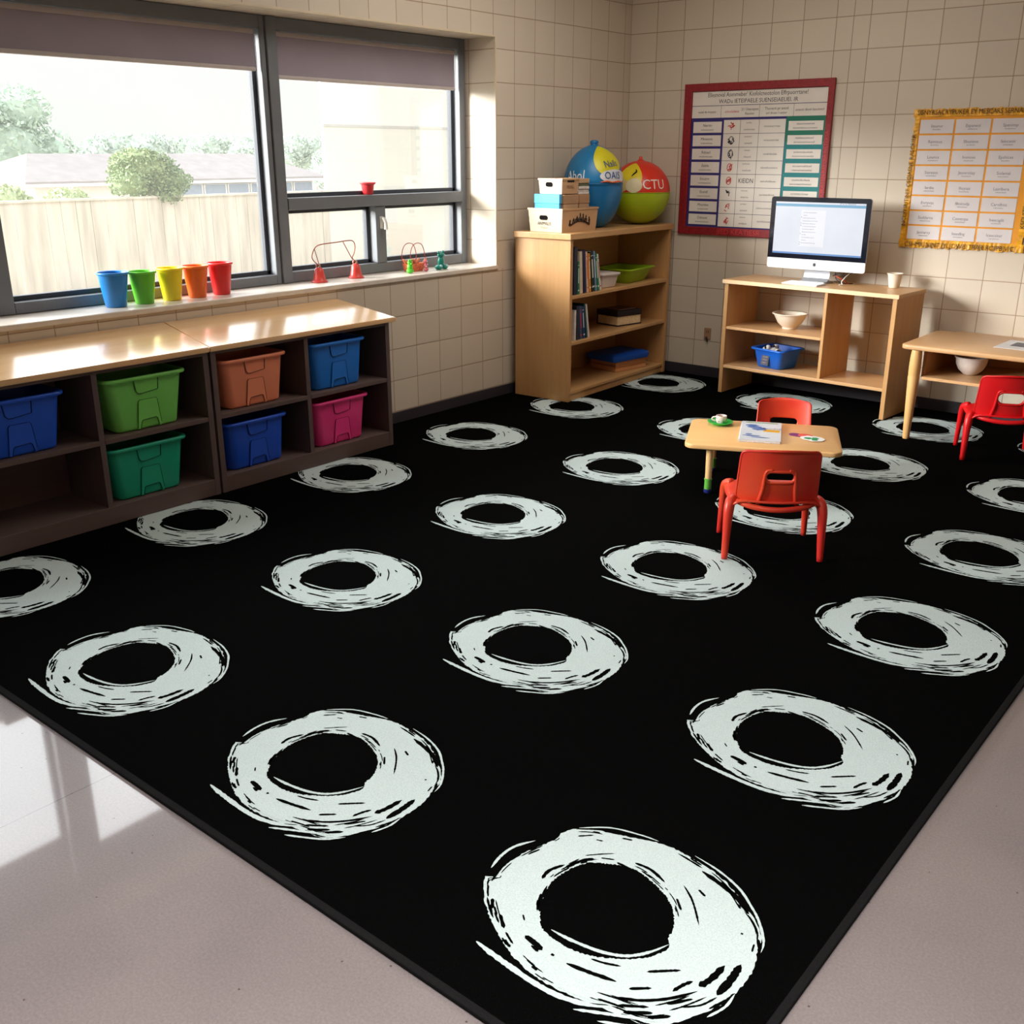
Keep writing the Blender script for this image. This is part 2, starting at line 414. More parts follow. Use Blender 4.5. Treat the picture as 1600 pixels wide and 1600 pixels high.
BST=[([(-212,169),(-182,199)],5),([(-167,187),(-149,194)],4),([(-152,117),(-124,147),(-98,172)],4),([(-182,-22),(-187,13),(-170,56)],9),([(-159,50),(-147,93),(-123,120)],8),([(-115,135),(-84,152)],5),([(-74,146),(-33,147)],7),([(-38,174),(7,177),(59,159)],8),([(-115,-117),(-135,-89),(-157,-34)],7),([(111,128),(140,99)],6),([(100,179),(135,153),(164,123),(198,82)],5),([(136,189),(160,178)],7),([(70,270),(88,268)],5),([(108,254),(168,240),(220,223),(270,189)],13),([(83,293),(158,279),(221,252),(282,200)],5),([(284,121),(290,122)],5),([(323,129),(342,102)],8),([(182,-115),(211,-88),(237,-64)],7),([(178,-181),(215,-148)],7),([(31,-208),(85,-197),(147,-181)],10),([(66,-162),(97,-153),(129,-138)],6),([(290,-79),(300,-45),(304,10)],15),([(332,-76),(334,-18),(330,35)],16),([(254,-127),(262,-98),(273,-75)],8),([(168,-219),(216,-191),(261,-146),(295,-93)],8),([(263,-165),(298,-118)],7),([(184,-234),(238,-196)],7),([(204,-242),(253,-204)],9),([(251,-223),(286,-187)],8),([(290,-153),(319,-122),(335,-81)],5),([(337,-120),(355,-75),(359,-47)],7),([(-230,-154),(-208,-181)],8),([(-181,-184),(-144,-213)],8),([(-139,-150),(-124,-163)],4),([(-92,-200),(-59,-205),(-34,-211)],13),([(-62,-215),(-38,-220)],7),([(-12,-207),(-3,-207)],6),([(-121,-240),(-95,-250)],7),([(-276,11),(-269,43),(-259,80)],4),([(-272,-109),(-289,-37),(-280,16)],7),([(-231,191),(-180,228),(-107,261),(-42,284)],3),([(174,-242),(127,-271),(70,-279)],3)]
def closed_smooth(pts, n):
    P = [Vector((a, b, 0)) for a, b in pts]; L = len(P); out = []
    for i in range(L):
        a, b, c, d = P[i-1], P[i], P[(i+1) % L], P[(i+2) % L]
        for k in range(n):
            t = k/n; out.append(.5*((2*b)+(-a+c)*t+(2*a-5*b+4*c-d)*t*t+(-a+3*b-3*c+d)*t**3))
    return out
def polar_r(loop, ang):
    best = None
    d = Vector((math.cos(ang), math.sin(ang), 0))
    for i in range(len(loop)):
        p, q = loop[i-1], loop[i]
        e = q-p; den = d.x*e.y-d.y*e.x
        if abs(den) < 1e-9: continue
        t = (p.x*e.y-p.y*e.x)/den; s = (p.x*d.y-p.y*d.x)/den
        if 0 <= s <= 1 and t > 0: best = t if best is None else max(best, t)
    return best or 200
ol = closed_smooth(OUT, 5); il = closed_smooth(INN, 5)
# centre for the polar sweep sits inside the hole
def ring(bm, cx, cy, z, rnd):
    N = 260; ins = []; outs = []
    for k in range(N):
        a = 2*PI*k/N
        j = rnd.uniform(-2.2, 2.2); j2 = rnd.uniform(-2.2, 2.2)
        ri = polar_r(il, a)+j; ro = polar_r(ol, a)+j2
        ins.append(bm.verts.new((cx+ri*math.cos(a)/1000, cy+ri*math.sin(a)/1000, z)))
        outs.append(bm.verts.new((cx+ro*math.cos(a)/1000, cy+ro*math.sin(a)/1000, z)))
    for k in range(N):
        f = bm.faces.new((ins[k], outs[k], outs[(k+1) % N], ins[(k+1) % N])); f.material_index = 1
    fine = []
    for k in range(64):                       # dry-brush slivers, mostly along the rims and the lower side
        inner_ = k % 3 == 0
        a0 = rnd.uniform(.15*PI, 1.25*PI) if inner_ else (rnd.uniform(-.85*PI, -.05*PI) if k % 2 else rnd.uniform(-.1*PI, .42*PI) if k % 4 else rnd.uniform(.6*PI, 1.2*PI))
        f = rnd.uniform(.03, .16) if inner_ else 1-rnd.uniform(.02, .30 if k % 2 else .10)
        la = rnd.uniform(.06, .30); pts = []
        for q in range(5):
            a = a0+la*q/4; ri = polar_r(il, a); ro = polar_r(ol, a); rr_ = ri+(ro-ri)*f
            pts.append((rr_*math.cos(a), rr_*math.sin(a)))
        fine.append((pts, rnd.uniform(2.5, 6)))
    for data, mi, zz in ((BST+fine, 0, z+.0004), (WST, 1, z+.0008)):
        for pts, w in data:
            P = catmull([(a, b, 0) for a, b in pts], 9); n = len(P); L = []; Rr = []
            for i, p in enumerate(P):
                t = (P[min(i+1, n-1)]-P[max(i-1, 0)]).normalized(); nn = Vector((-t.y, t.x, 0))
                u = i/(n-1); prof = max(0.0, min(1, u*6+.15, (1-u)*5+.05))
                hw = w/2*prof*rnd.uniform(.82, 1.2)*(1.08 if mi == 0 else 1.1)
                a = p+nn*hw; b = p-nn*hw*rnd.uniform(.85, 1.05)
                L.append(bm.verts.new((cx+a.x/1000, cy+a.y/1000, zz))); Rr.append(bm.verts.new((cx+b.x/1000, cy+b.y/1000, zz)))
            for i in range(n-1):
                f = bm.faces.new((L[i], L[i+1], Rr[i+1], Rr[i])); f.material_index = mi
RXE, RYE, RT = 4.187, -6.012, .012
rings = [(3.724,-5.575),(2.739,-5.599),(1.735,-5.628),(.692,-5.574),(3.729,-4.611),(3.72,-3.638),(3.71,-2.643),(3.673,-1.619),(3.66,-.585),
 (2.723,-4.623),(2.723,-3.646),(2.745,-2.657),(2.749,-1.597),(2.749,-.556),(1.701,-4.632),(1.691,-3.614),(1.694,-2.554),(1.675,-1.50),(1.704,-.479),
 (.632,-4.613),(.617,-3.608),(.593,-2.551),(.629,-1.523),(.678,-.454)]
bm = BM()
tmp = BM(); rnd = random.Random(3)
ring(tmp, 0, 0, 0, rnd)
tme = bpy.data.meshes.new('tmp'); tmp.to_mesh(tme); tmp.free()
for cx, cy in rings:
    off = len(bm.verts); bm.from_mesh(tme); bm.verts.ensure_lookup_table()
    for v in bm.verts[off:]: v.co += Vector((cx, cy, RT+.0003))
bpy.data.meshes.remove(tme)
box(bm, .014, RXE, RYE, -.014, .0005, RT, 0)
# bound edge strip all along the two open sides
box(bm, RXE-.017, RXE+.004, RYE-.004, -.014, .0004, RT+.0018, .003, mi=2)
box(bm, .014, RXE+.004, RYE-.004, RYE+.017, .0004, RT+.0018, .003, mi=2)
me = bpy.data.meshes.new('area_rug'); bm.to_mesh(me); bm.free()
for m in (BLK, WHT, EDGE): me.materials.append(m)
rug = link(bpy.data.objects.new('area_rug', me))
RT = .014
tag(rug, 'large black area rug with rows of white brush-stroke rings', 'rug')

# ------------------------------------------------------------------ storage cabinets under the window
def cabinet(label, y0, y1, yd0, yd1, taper):
    t = thing('storage_cabinet', label, 'cabinet', (.2, (y0+y1)/2, RT), group='dark storage cabinets under the window')
    yc = (y0+y1)/2; X = lambda x: x-.2; Y = lambda y: y-yc; Z = lambda z: z-RT
    XF2, XB = .385, .016
    def side(name, a, b):
        bm = BM(); prism(bm, [(X(XB), 0), (X(XF2), 0), (X(XF2), Z(.760)), (X(XB), Z(.842))], 'y', Y(a), Y(b)); obj(name, bm, DARKW_Z, t)
    side('side_panel', y0, y0+.03); side('side_panel', y1-.03, y1)
    bm = BM(); prism(bm, [(X(XB+.01), Z(.1)), (X(XF2-.004), Z(.1)), (X(XF2-.004), Z(.745)), (X(XB+.01), Z(.82))], 'y', Y(yd0), Y(yd1)); obj('divider', bm, DARKW_Z, t)
    bm = BM(); box(bm, X(XB), X(XB+.01), Y(y0+.03), Y(y1-.03), 0, Z(.838)); obj('back_panel', bm, DARKW, t)
    bm = BM(); box(bm, X(XF2-.02), X(XF2-.001), Y(y0+.03), Y(y1-.03), Z(.744), Z(.7605), .002); obj('top_rail', bm, DARKW, t)
    for a, b in ((y0+.03, yd0), (yd1, y1-.03)):
        bm = BM(); box(bm, X(XB+.01), X(XF2-.002), Y(a), Y(b), Z(.407), Z(.431), .002); obj('shelf', bm, DARKW, t)
    bm = BM(); box(bm, X(XB+.01), X(XF2-.001), Y(y0+.03), Y(y1-.03), 0, Z(.1), .002); obj('plinth', bm, DARKW, t)
    bm = BM()
    yb = y1+.05-taper
    v = []
    for x, z in ((XF2+.014, .760), (XB-.012, .847)):
        for dz in (0, .026):
            v.append([(X(x), Y(y0-.007), Z(z+dz)), (X(x), Y((y1 if taper else y1+.007)+(.05 if taper else 0) if x > .2 else (yb if taper else y1+.007)), Z(z+dz))])
    q = [bm.verts.new(p) for p in (v[0][0], v[0][1], v[2][1], v[2][0], v[1][0], v[1][1], v[3][1], v[3][0])]
    for f in ((0, 1, 2, 3), (7, 6, 5, 4), (0, 4, 5, 1), (1, 5, 6, 2), (2, 6, 7, 3), (3, 7, 4, 0)): bm.faces.new([q[i] for i in f])
    bmesh.ops.bevel(bm, geom=list(bm.edges), offset=.004, segments=2, affect='EDGES')
    obj('worktop', bm, TOPWOOD, t)
    return t
cabinet('dark storage cabinet at left edge, holding a green, a teal and a blue bin', -5.56, -4.297, -4.922, -4.895, 0)
cabinet('dark storage cabinet at the end of the row, holding orange, blue and pink bins', -4.282, -3.045, -3.682, -3.655, .11)

# ------------------------------------------------------------------ plastic bins
def bin_thing(name, label, rgb, loc, w=.445, wb=.345, d=.31, db=.27, h=.262, rough=.38, group='plastic storage bins in the cabinets'):
    t = thing(name, label, 'bin', loc, 0, group)
    m = plain(rgb, rough, .45, var=.04); dk = plain(tuple(int(c*.45) for c in rgb), .6, .2)  # dark copy of the bin colour draws groove shade round the relief
    def sec(W, D, z, r=.045): return [(x, y, z) for x, y in rrect(D, W, r, 5)]
    bm = BM()
    loft(bm, [sec(wb-.03, db-.03, 0, .03), sec(wb-.008, db-.008, .004, .04), sec(wb, db, .014),
              sec(w-.03, d-.02, h-.012), sec(w-.03, d-.02, h-.01), sec(w-.036, d-.026, h-.004),
              sec(w-.040, d-.030, h-.012), sec(wb-.012, db-.012, .02), sec(wb-.03, db-.03, .010, .03)], cap0=True, cap1=True)
    obj('tub', bm, m, t, True, 50)
    bm = BM()
    S = [(w-.034, d-.024, h-.010), (w+.002, d+.012, h-.016), (w+.006, d+.016, h-.010), (w+.004, d+.014, h-.003), (w-.004, d+.006, h), (w-.026, d-.016, h), (w-.036, d-.026, h-.003), (w-.034, d-.024, h-.010)]
    loft(bm, [sec(a, b, z, .05) for a, b, z in S], cap0=False, cap1=False)
    obj('rim', bm, m, t, True, 60)
    xf = lambda z: (db/2)+((d-.02)/2-db/2)*(z-.014)/(h-.026)          # front face
    def plate(bm, outline, th=.0035):
        n = len(outline)
        a = [bm.verts.new((xf(z)-.002, y, z)) for y, z in outline]; b = [bm.verts.new((xf(z)+th, y, z)) for y, z in outline]
        for k in range(n): bm.faces.new((a[k], a[(k+1) % n], b[(k+1) % n], b[k]))
        bm.faces.new(b); bm.faces.new(a[::-1])
    def line(bm, pts, r=.0024, o=.0035): tube(bm, [(xf(z)+o, y, z) for y, z in pts], r, 5, mi=1, smooth_n=0)
    hz = h/.262
    bm = BM(); plate(bm, [(-.066, .248*hz), (-.056, .19*hz), (-.044, .178*hz), (.056, .186*hz), (.062, .248*hz)])
    line(bm, [(-.066, .24*hz), (-.057, .19*hz), (-.046, .178*hz), (-.03, .176*hz)]); line(bm, [(.064, .24*hz), (.060, .187*hz)]); line(bm, [(-.03, .176*hz), (.060, .187*hz)], .0014)
    obj('handle', bm, [m, dk], t)
    bm = BM(); plate(bm, [(-.064, .006), (-.050, .140*hz), (-.044, .146*hz), (.044, .146*hz), (.050, .14*hz), (.066, .006), (.052, .004), (.044, .044*hz), (.038, .050*hz), (-.034, .046*hz), (-.040, .040*hz), (-.048, .004)])
    line(bm, [(-.064, .008), (-.051, .138*hz), (-.044, .146*hz)], .002); line(bm, [(-.044, .146*hz), (.044, .146*hz)], .0012)
    line(bm, [(.044, .146*hz), (.051, .138*hz), (.066, .02)], .0012); line(bm, [(-.048, .006), (-.040, .04*hz), (-.034, .046*hz), (.038, .05*hz), (.045, .043*hz), (.053, .008)], .0022)
    obj('embossed_panel', bm, [m, dk], t)
    return t
LO, UP = .1005, .4315
for lab, rgb, y, z, h, w in (
    ('bright pink storage bin on the bottom shelf', (238, 62, 142), -3.412, LO, .264, .44),
    ('mid blue storage bin directly above the pink bin', (30, 118, 218), -3.412, UP, .266, .43),
    ('orange storage bin on an upper cabinet shelf', (236, 140, 106), -3.995, UP, .262, .445),
    ('royal blue storage bin directly below the orange bin', (26, 82, 208), -4.01, LO, .260, .425),
    ('light green storage bin on an upper cabinet shelf', (122, 206, 96), -4.633, UP, .264, .467),
    ('teal green storage bin directly below the light green bin', (26, 162, 128), -4.66, LO, .262, .455),
    ('royal blue storage bin cut by the left edge, above an empty compartment', (30, 86, 208), -5.262, UP, .260, .46)):
    bin_thing('storage_bin', lab, rgb, (.206, y, z), w=w-.016, h=h)

# ------------------------------------------------------------------ bookshelf in the corner
SH = R(2.15); SO = Vector((.54, -1.463, RT))
t = thing('bookshelf', 'tall light wood bookshelf standing in the room corner', 'bookshelf', SO, SH)
D, W = .475, 1.395
def sb(name, *a, m=MAPLE_Y, bev=.002, **k):
    bm = BM(); box(bm, *a, bev); return obj(name, bm, m, t)
sb('side_panel', -D, 0, 0, .032, 0, 1.128, m=MAPLE); sb('side_panel', -D, 0, W-.032, W, 0, 1.128, m=MAPLE)
sb('back_panel', -D, -D+.012, .032, W-.032, 0, 1.128)
bm = BM(); box(bm, -D-.005, .014, -.02, W+.012, 1.129, 1.171, .005); obj('top_board', bm, MAPLE_Y, t)
sb('shelf', -D+.012, -.004, .032, W-.032, .725, .748); sb('shelf', -D+.012, -.004, .032, W-.032, .401, .424)
sb('shelf', -D+.012, -.006, .032, W-.032, .05, .071); sb('plinth', -.03, -.014, .032, W-.032, 0, .05)
S1, S2, S3, S4 = RT+.748, RT+.424, RT+.071, RT+1.171
def sloc(u, d): # u along the front, d back from the front edge
    p = Matrix.Rotation(SH, 3, 'Z') @ Vector((-d, u, 0)); return p.x+SO.x, p.y+SO.y

# books: spine faces the room
def book(label, rgb, u, d, z, th, h, dep, lean, page=(226, 216, 196), stripe=None, group=None, cat='book'):
    x, y = sloc(u, d)
    t = thing('book', label, cat, (x, y, z), SH, group)
    t.rotation_euler = (lean, 0, SH)
    cv = plain(rgb, .45, .4, var=.1, scale=30); c = .0025
    bm = BM(); box(bm, -.006, 0, 0, th, 0, h, .002); box(bm, -dep, -.004, 0, c, 0, h, .0008); box(bm, -dep, -.004, th-c, th, 0, h, .0008)
    if stripe: box(bm, -.001, .0008, .003, th-.003, h*.10, h*.14, mi=1); box(bm, -.001, .0008, th*.3, th*.7, h*.34, h*.80, mi=1); box(bm, -.001, .0008, .003, th-.003, h*.88, h*.90, mi=1)
    obj('cover', bm, [cv, plain(stripe or rgb, .5)], t)
    bm = BM(); box(bm, -dep+.004, -.006, c, th-c, .004, h-.004); obj('pages', bm, plain(page, .8, .2, var=.12, scale=120), t)
    return t
G1 = 'books leaning on the upper shelf'; G2 = 'books on the middle shelf'
row = [((28, 34, 58), .036, .325, .0, None, 'tall navy book, first from the left on the upper shelf'),
       ((20, 104, 78), .020, .225, .02, (200, 220, 210), 'short green book with pale bands on the upper shelf'),
       ((214, 200, 172), .030, .292, .055, None, 'cream spined book among the upper shelf books'),
       ((26, 24, 66), .030, .300, .075, None, 'dark navy book right of the cream book'),
       ((226, 190, 172), .018, .286, .085, (220, 110, 60), 'pale pink book with orange bands on the upper shelf'),
       ((222, 140, 52), .020, .272, .09, (240, 225, 200), 'orange spined book on the upper shelf'),
       ((26, 44, 34), .034, .285, .105, (200, 205, 190), 'thick black and green book right of the orange book'),
       ((120, 150, 190), .014, .285, .12, (230, 235, 240), 'thin pale blue book on the upper shelf'),
       ((26, 120, 74), .018, .268, .14, (220, 230, 215), 'thin green book near the right end of the upper shelf books'),
       ((225, 222, 214), .016, .262, .17, (190, 60, 70), 'white book with red marks, last in the upper shelf row')]
u = .082
for rgb, th, h, ln, st, lab in row:
    th *= 1.12; ln *= 1.25
    book(lab, rgb, u+.003, .026, S1+.0005, th, h, .19, ln, stripe=st, group=G1); u += th/math.cos(ln)+.0105
row = [((216, 206, 196), .020, .215, .0, None, 'pale cream book, first from the left on the middle shelf'),
       ((40, 48, 66), .028, .240, .02, None, 'dark grey blue book on the middle shelf'),
       ((64, 80, 104), .026, .236, .07, (190, 50, 60), 'slate blue book with a red mark on the middle shelf'),
       ((34, 60, 108), .022, .232, .11, (200, 210, 220), 'dark blue book with white bands on the middle shelf'),
       ((26, 70, 70), .014, .250, .14, None, 'thin dark teal book on the middle shelf'),
       ((220, 214, 204), .016, .245, .16, None, 'leaning white book, last in the middle shelf row')]
u = .105
for rgb, th, h, ln, st, lab in row:
    th *= 1.15; ln *= 1.15
    book(lab, rgb, u+.003, .03, S2+.0005, th, h, .18, ln, stripe=st, group=G2); u += th/math.cos(ln)+.0115
def flat_book(label, rgb, u, d, z, w, dep, th, rz=0, page=(218, 190, 150)):
    x, y = sloc(u, d)
    t = thing('book', label, 'book', (x, y, z), SH+rz)
    c = .009 if th > .06 else .005
    bm = BM(); box(bm, -dep/2, dep/2, -w/2, w/2, 0, c, .001); box(bm, -dep/2, dep/2, -w/2, w/2, th-c, th, .001); box(bm, -dep/2, -dep/2+c, -w/2, w/2, 0, th, .001)
    obj('cover', bm, plain(rgb, .5), t)
    bm = BM(); box(bm, -dep/2+c, dep/2-.006, -w/2+.006, w/2-.006, c, th-c); obj('pages', bm, plain(page, .85, .2, var=.15, scale=90), t)
    return t
flat_book('thick dark covered book with cream pages lying on the middle shelf', (26, 20, 34), .985, .20, S2+.0005, .27, .225, .082, R(-12), (232, 208, 166))
bm = BM(); x, y = sloc(.985, .20)
b = thing('flat_box', 'flat black box with a brown lid on the thick cream-paged book', 'box', (x, y, S2+.083), SH+R(-12))
bm = BM(); slab(bm, .235, .275, .01, 0, .034, .004); obj('box_body', bm, plain((26, 20, 30), .5), b)
bm = BM(); slab(bm, .17, .19, .008, .0335, .042, .002); obj('lid', bm, plain((96, 66, 58), .35), b)
flat_book('tan book lying flat at the bottom of the stack under the blue case', (190, 130, 84), 1.02, .215, S3+.0005, .37, .28, .042, R(-10), (214, 158, 110))
flat_book('thin tan book directly beneath the blue case', (176, 112, 70), 1.02, .215, S3+.043, .36, .275, .034, R(-10), (220, 166, 118))
x, y = sloc(1.01, .215)
b = thing('plastic_case', 'flat bright blue plastic case on top of two tan books', 'case', (x, y, S3+.0775), SH+R(-10))
bm = BM(); loft(bm, [[(a, c, z) for a, c in rrect(dd, ww, .02)] for dd, ww, z in ((.28, .39, 0), (.30, .41, .004), (.31, .42, .03), (.305, .415, .046), (.27, .38, .056), (.25, .36, .058))]); obj('case_body', bm, plain((16, 84, 190), .4), b, True, 50)
bm = BM(); slab(bm, .21, .31, .015, .057, .061, .001); obj('lid_panel', bm, plain((14, 76, 176), .45), b)

# white lidded box and lime tray
x, y = sloc(.62, .15)
b = thing('lidded_box', 'small white plastic box with lid beside the leaning books', 'box', (x, y, S1+.0005), SH+R(-8))
def tub(bm, w, d, wb, db, h, r=.02, th=.004, mi=0):
    s = lambda W, D, z, rr=r: [(a, c, z) for a, c in rrect(D, W, rr)]
    loft(bm, [s(wb-.01, db-.01, 0), s(wb, db, .004), s(w, d, h-.003), s(w+.016, d+.016, h-.003), s(w+.016, d+.016, h), s(w-th, d-th, h), s(wb-th, db-th, .008), s(wb-.02, db-.02, .006)], mi=mi)
bm = BM(); tub(bm, .19, .20, .16, .17, .088); obj('box_body', bm, plain((206, 196, 190), .5), b, True, 40)
bm = BM(); slab(bm, .225, .215, .02, .0885, .106, .005); slab(bm, .18, .17, .02, .1055, .109, .002); obj('lid', bm, plain((214, 204, 198), .45), b, True, 40)
x, y = sloc(1.05, .21)
b = thing('plastic_tray', 'lime green plastic tray at the right end of the upper shelf', 'tray', (x, y, S1+.0005), SH+R(4))
bm = BM(); tub(bm, .41, .31, .31, .23, .105, .035); obj('tray_body', bm, plain((150, 190, 30), .4), b, True, 40)
bm = BM(); s = lambda W, D, z: [(a, c, z) for a, c in rrect(D, W, .04)]
loft(bm, [s(.416, .316, .103), s(.44, .34, .098), s(.444, .344, .104), s(.43, .33, .109), s(.408, .308, .107)], cap0=False, cap1=False); obj('rim', bm, plain((158, 198, 40), .4), b, True, 60)

# ------------------------------------------------------------------ crate and boxes on the bookshelf
CARD = plain((196, 158, 120), .7, .2); CARDW = plain((202, 190, 168), .6, .3); INK = plain((34, 30, 34), .6, .2, var=.2)
def at(dx, dy, dz): return Matrix.Translation((dx, dy, dz))
EM = Matrix.Identity(4); EM = Matrix(((1, 0, 0, 0), (0, 0, -1, 0), (0, 1, 0, 0), (0, 0, 0, 1)))  # faces -y
SM = Matrix(((0, 0, 1, 0), (1, 0, 0, 0), (0, 1, 0, 0), (0, 0, 0, 1)))                            # faces +x
def crate(name, label, cx, cy, z, w, l, h, flare, group=None):
    """open box: w along x, l along y; end face (-y) white, long face (+x) tan"""
    t = thing(name, label, 'box', (cx, cy, z), 0, group)
    bm = BM(); th = .006
    s = lambda a, b, zz: [(a/2, b/2, zz), (-a/2, b/2, zz), (-a/2, -b/2, zz), (a/2, -b/2, zz)]
    f2 = flare*2
    loft(bm, [s(w, l, 0), s(w+f2, l+f2, h), s(w+f2-2*th, l+f2-2*th, h), s(w-2*th, l-2*th, th)])
    bm.faces.ensure_lookup_table()
    for f in bm.faces: f.material_index = 1 if f.calc_center_median().y < -l*.4 or f.calc_center_median().x < -w*.4 else 0
    obj('box_body', bm, [CARD, CARDW], t)
    bm = BM(); loft(bm, [s(w+f2-.004, l+f2-.004, h-.012), s(w+f2+.006, l+f2+.006, h-.012), s(w+f2+.006, l+f2+.006, h), s(w+f2-.004, l+f2-.004, h)], cap0=False, cap1=False); 
    bm.faces.ensure_lookup_table()
    for f in bm.faces: f.material_index = 1 if f.calc_center_median().y < -l*.4 else 0
    obj('rim', bm, [CARD, CARDW], t)
    return t
ZB = S4+.0005
cr = crate('open_crate', 'large cream and tan crate with a black crown drawing on its side', .302, -1.235, ZB, .275, .40, .158, .012)
def hole(parent, cx, cz, w, h, y):
    bm = BM(); pts = [(a+cx, b+cz) for a, b in rrect(w, h, h*.48)]; prism(bm, pts, 'y', y-.002, y+.001); obj('hand_hole', bm, plain((14, 12, 14), .9, .1), parent)
hole(cr, -.015, .096, .07, .03, -.209)
bm = BM(); text_mesh(bm, 'ANIMALIS', .030, at(-.01, -.2078, .056) @ EM, sx=.9); obj('lettering', bm, INK, cr)
bm = BM(); text_mesh(bm, 'Stubuse', .022, at(-.01, -.2058, .030) @ EM, sx=.9); obj('lettering', bm, plain((150, 138, 126), .7), cr)
# crown drawing
bm = BM(); xs = lambda z: .1375+.012*z/.158+.002
def cl(pts, r=.0022): tube(bm, [(xs(z), y, z) for y, z in pts], r, 5, smooth_n=0)
N = 14
cl([(-.11+.22*k/N, .040+.028*math.sin(PI*k/N)) for k in range(N+1)], .0034); cl([(-.10+.20*k/N, .052+.026*math.sin(PI*k/N)) for k in range(N+1)])
for y, h in ((-.115, .075), (-.075, .085), (-.035, .098), (0, .118), (.035, .112), (.07, .10), (.11, .088)):
    b0 = .045+.026*math.sin(PI*(y+.11)/.22) if abs(y) < .11 else .045
    cl([(y-.012, b0), (y, h), (y+.012, b0)]); cl([(y-.008, h-.002), (y+.008, h-.002)]); cl([(y, h-.006), (y, h+.008)])
for k in range(14): cl([(-.085+.0125*k, .066+.014*math.sin(PI*k/13)), (-.08+.0125*k, .082+.012*math.sin(PI*k/13))], .0026)
for s in (-1, 1): cl([(s*.118, .04), (s*.118, .078)], .003); cl([(s*.104, .05), (s*.118, .06), (s*.106, .078)], .0024)
obj('crown_drawing', bm, INK, cr)
def small_box(name, label, rgb, x0, x1, y0, y1, z0, z1, lid=None, cat='box'):
    t = thing(name, label, cat, ((x0+x1)/2, (y0+y1)/2, z0))
    w, l = (x1-x0)/2, (y1-y0)/2; h = z1-z0
    bm = BM(); box(bm, -w, w, -l, l, 0, h*.74, .002); obj('box_body', bm, plain(rgb, .6), t)
    bm = BM(); box(bm, -w-.003, w+.003, -l-.003, l+.003, h*.74, h, .003); obj('lid', bm, plain(lid or rgb, .6), t)
    return t
small_box('flat_carton', 'bright blue upright carton at the near end of the big crate', (60, 158, 214), .185, .40, -1.415, -1.392, ZB+.012, 1.436, (70, 168, 222))
small_box('small_carton', 'small tan carton in the crate, directly behind the blue carton', (188, 152, 116), .20, .415, -1.382, -1.215, ZB+.012, 1.432, (168, 130, 96))
small_box('small_carton', 'small tan carton at the far end of the crate', (184, 148, 114), .20, .41, -1.195, -1.078, ZB+.012, 1.430, (168, 128, 94))
tb = crate('open_box', 'small cream box with hand hole, topmost on the stack at the shelf end', .305, -1.298, 1.4375, .19, .18, .102, .008)
hole(tb, -.01, .062, .058, .03, -.097)
bm = BM(); pts = [(a+.005, b+.083) for a, b in rrect(.08, .014, .006)]; prism(bm, pts, 'x', .1, .1025); obj('hand_hole', bm, plain((20, 14, 14), .9), tb)
bm = BM(); text_mesh(bm, 'MILING', .030, at(.1018, 0, .045) @ SM, sx=.8); obj('lettering', bm, plain((120, 84, 60), .7), tb)
t = thing('stacked_papers', 'short stack of pale and green packets right of the topmost cream box', 'packets', (.315, -1.135, 1.4315))
bm = BM()
for k, (a, b, h) in enumerate(((.09, .062, .018), (.085, .064, .014), (.092, .06, .02))): z0 = (0, .019, .034)[k]; box(bm, -a, a, -b, b, z0, z0+h-.001, .002)
obj('packet', bm, plain((214, 204, 196), .7, var=.15, scale=60), t)
bm = BM(); box(bm, -.088, .088, -.06, .06, .0545, .073, .003); obj('green_packet', bm, plain((86, 92, 66), .6), t)
bm = BM(); box(bm, -.092, .092, -.064, .062, .0735, .104, .003); obj('top_carton', bm, plain((190, 156, 122), .6), t)

# ------------------------------------------------------------------ two big toy globes
def interp(prof, z):
    for (r0, z0), (r1, z1) in zip(prof, prof[1:]):
        if z0 <= z <= z1: return r0+(r1-r0)*(z-z0)/(z1-z0) if z1 > z0 else r0
    return prof[-1][0] if z > prof[-1][1] else prof[0][0]
def patch(bm, prof, az0, zc, ra, rz, off=.002, mi=0, n=28, m=7, wob=0):
    c = []
    def P(a, z):
        r = interp(prof, z)+off; return (r*math.cos(a), r*math.sin(a), z)
    rc = interp(prof, zc)
    prev = None; center = bm.verts.new(P(az0, zc))
    for j in range(1, m+1):
        cur = []
        for k in range(n):
            th = 2*PI*k/n; w = 1+wob*math.sin(3*th+1)
            z = zc+rz*w*j/m*math.sin(th); a = az0+ra*w*j/m*math.cos(th)/rc
            cur.append(bm.verts.new(P(a, z)))
        for k in range(n):
            if prev is None: f = bm.faces.new((center, cur[k], cur[(k+1) % n]))
            else: f = bm.faces.new((prev[k], cur[k], cur[(k+1) % n], prev[(k+1) % n]))
            f.material_index = mi
        prev = cur
def wrap_text(bm, prof, s, size, az0, z0, off=.004, sx=1.0, tilt=0):
    tmp = BM(); text_mesh(tmp, s, size, Matrix.Rotation(tilt, 4, 'Z'), sx=sx)
    vs = {}
    for v in tmp.verts:
        z = z0+v.co.y; r = interp(prof, z); a = az0+v.co.x/max(r, .05)
        vs[v] = bm.verts.new(((r+off)*math.cos(a), (r+off)*math.sin(a), z))
    for f in tmp.faces:
        try: bm.faces.new([vs[v] for v in f.verts])
        except ValueError: pass
    tmp.free()
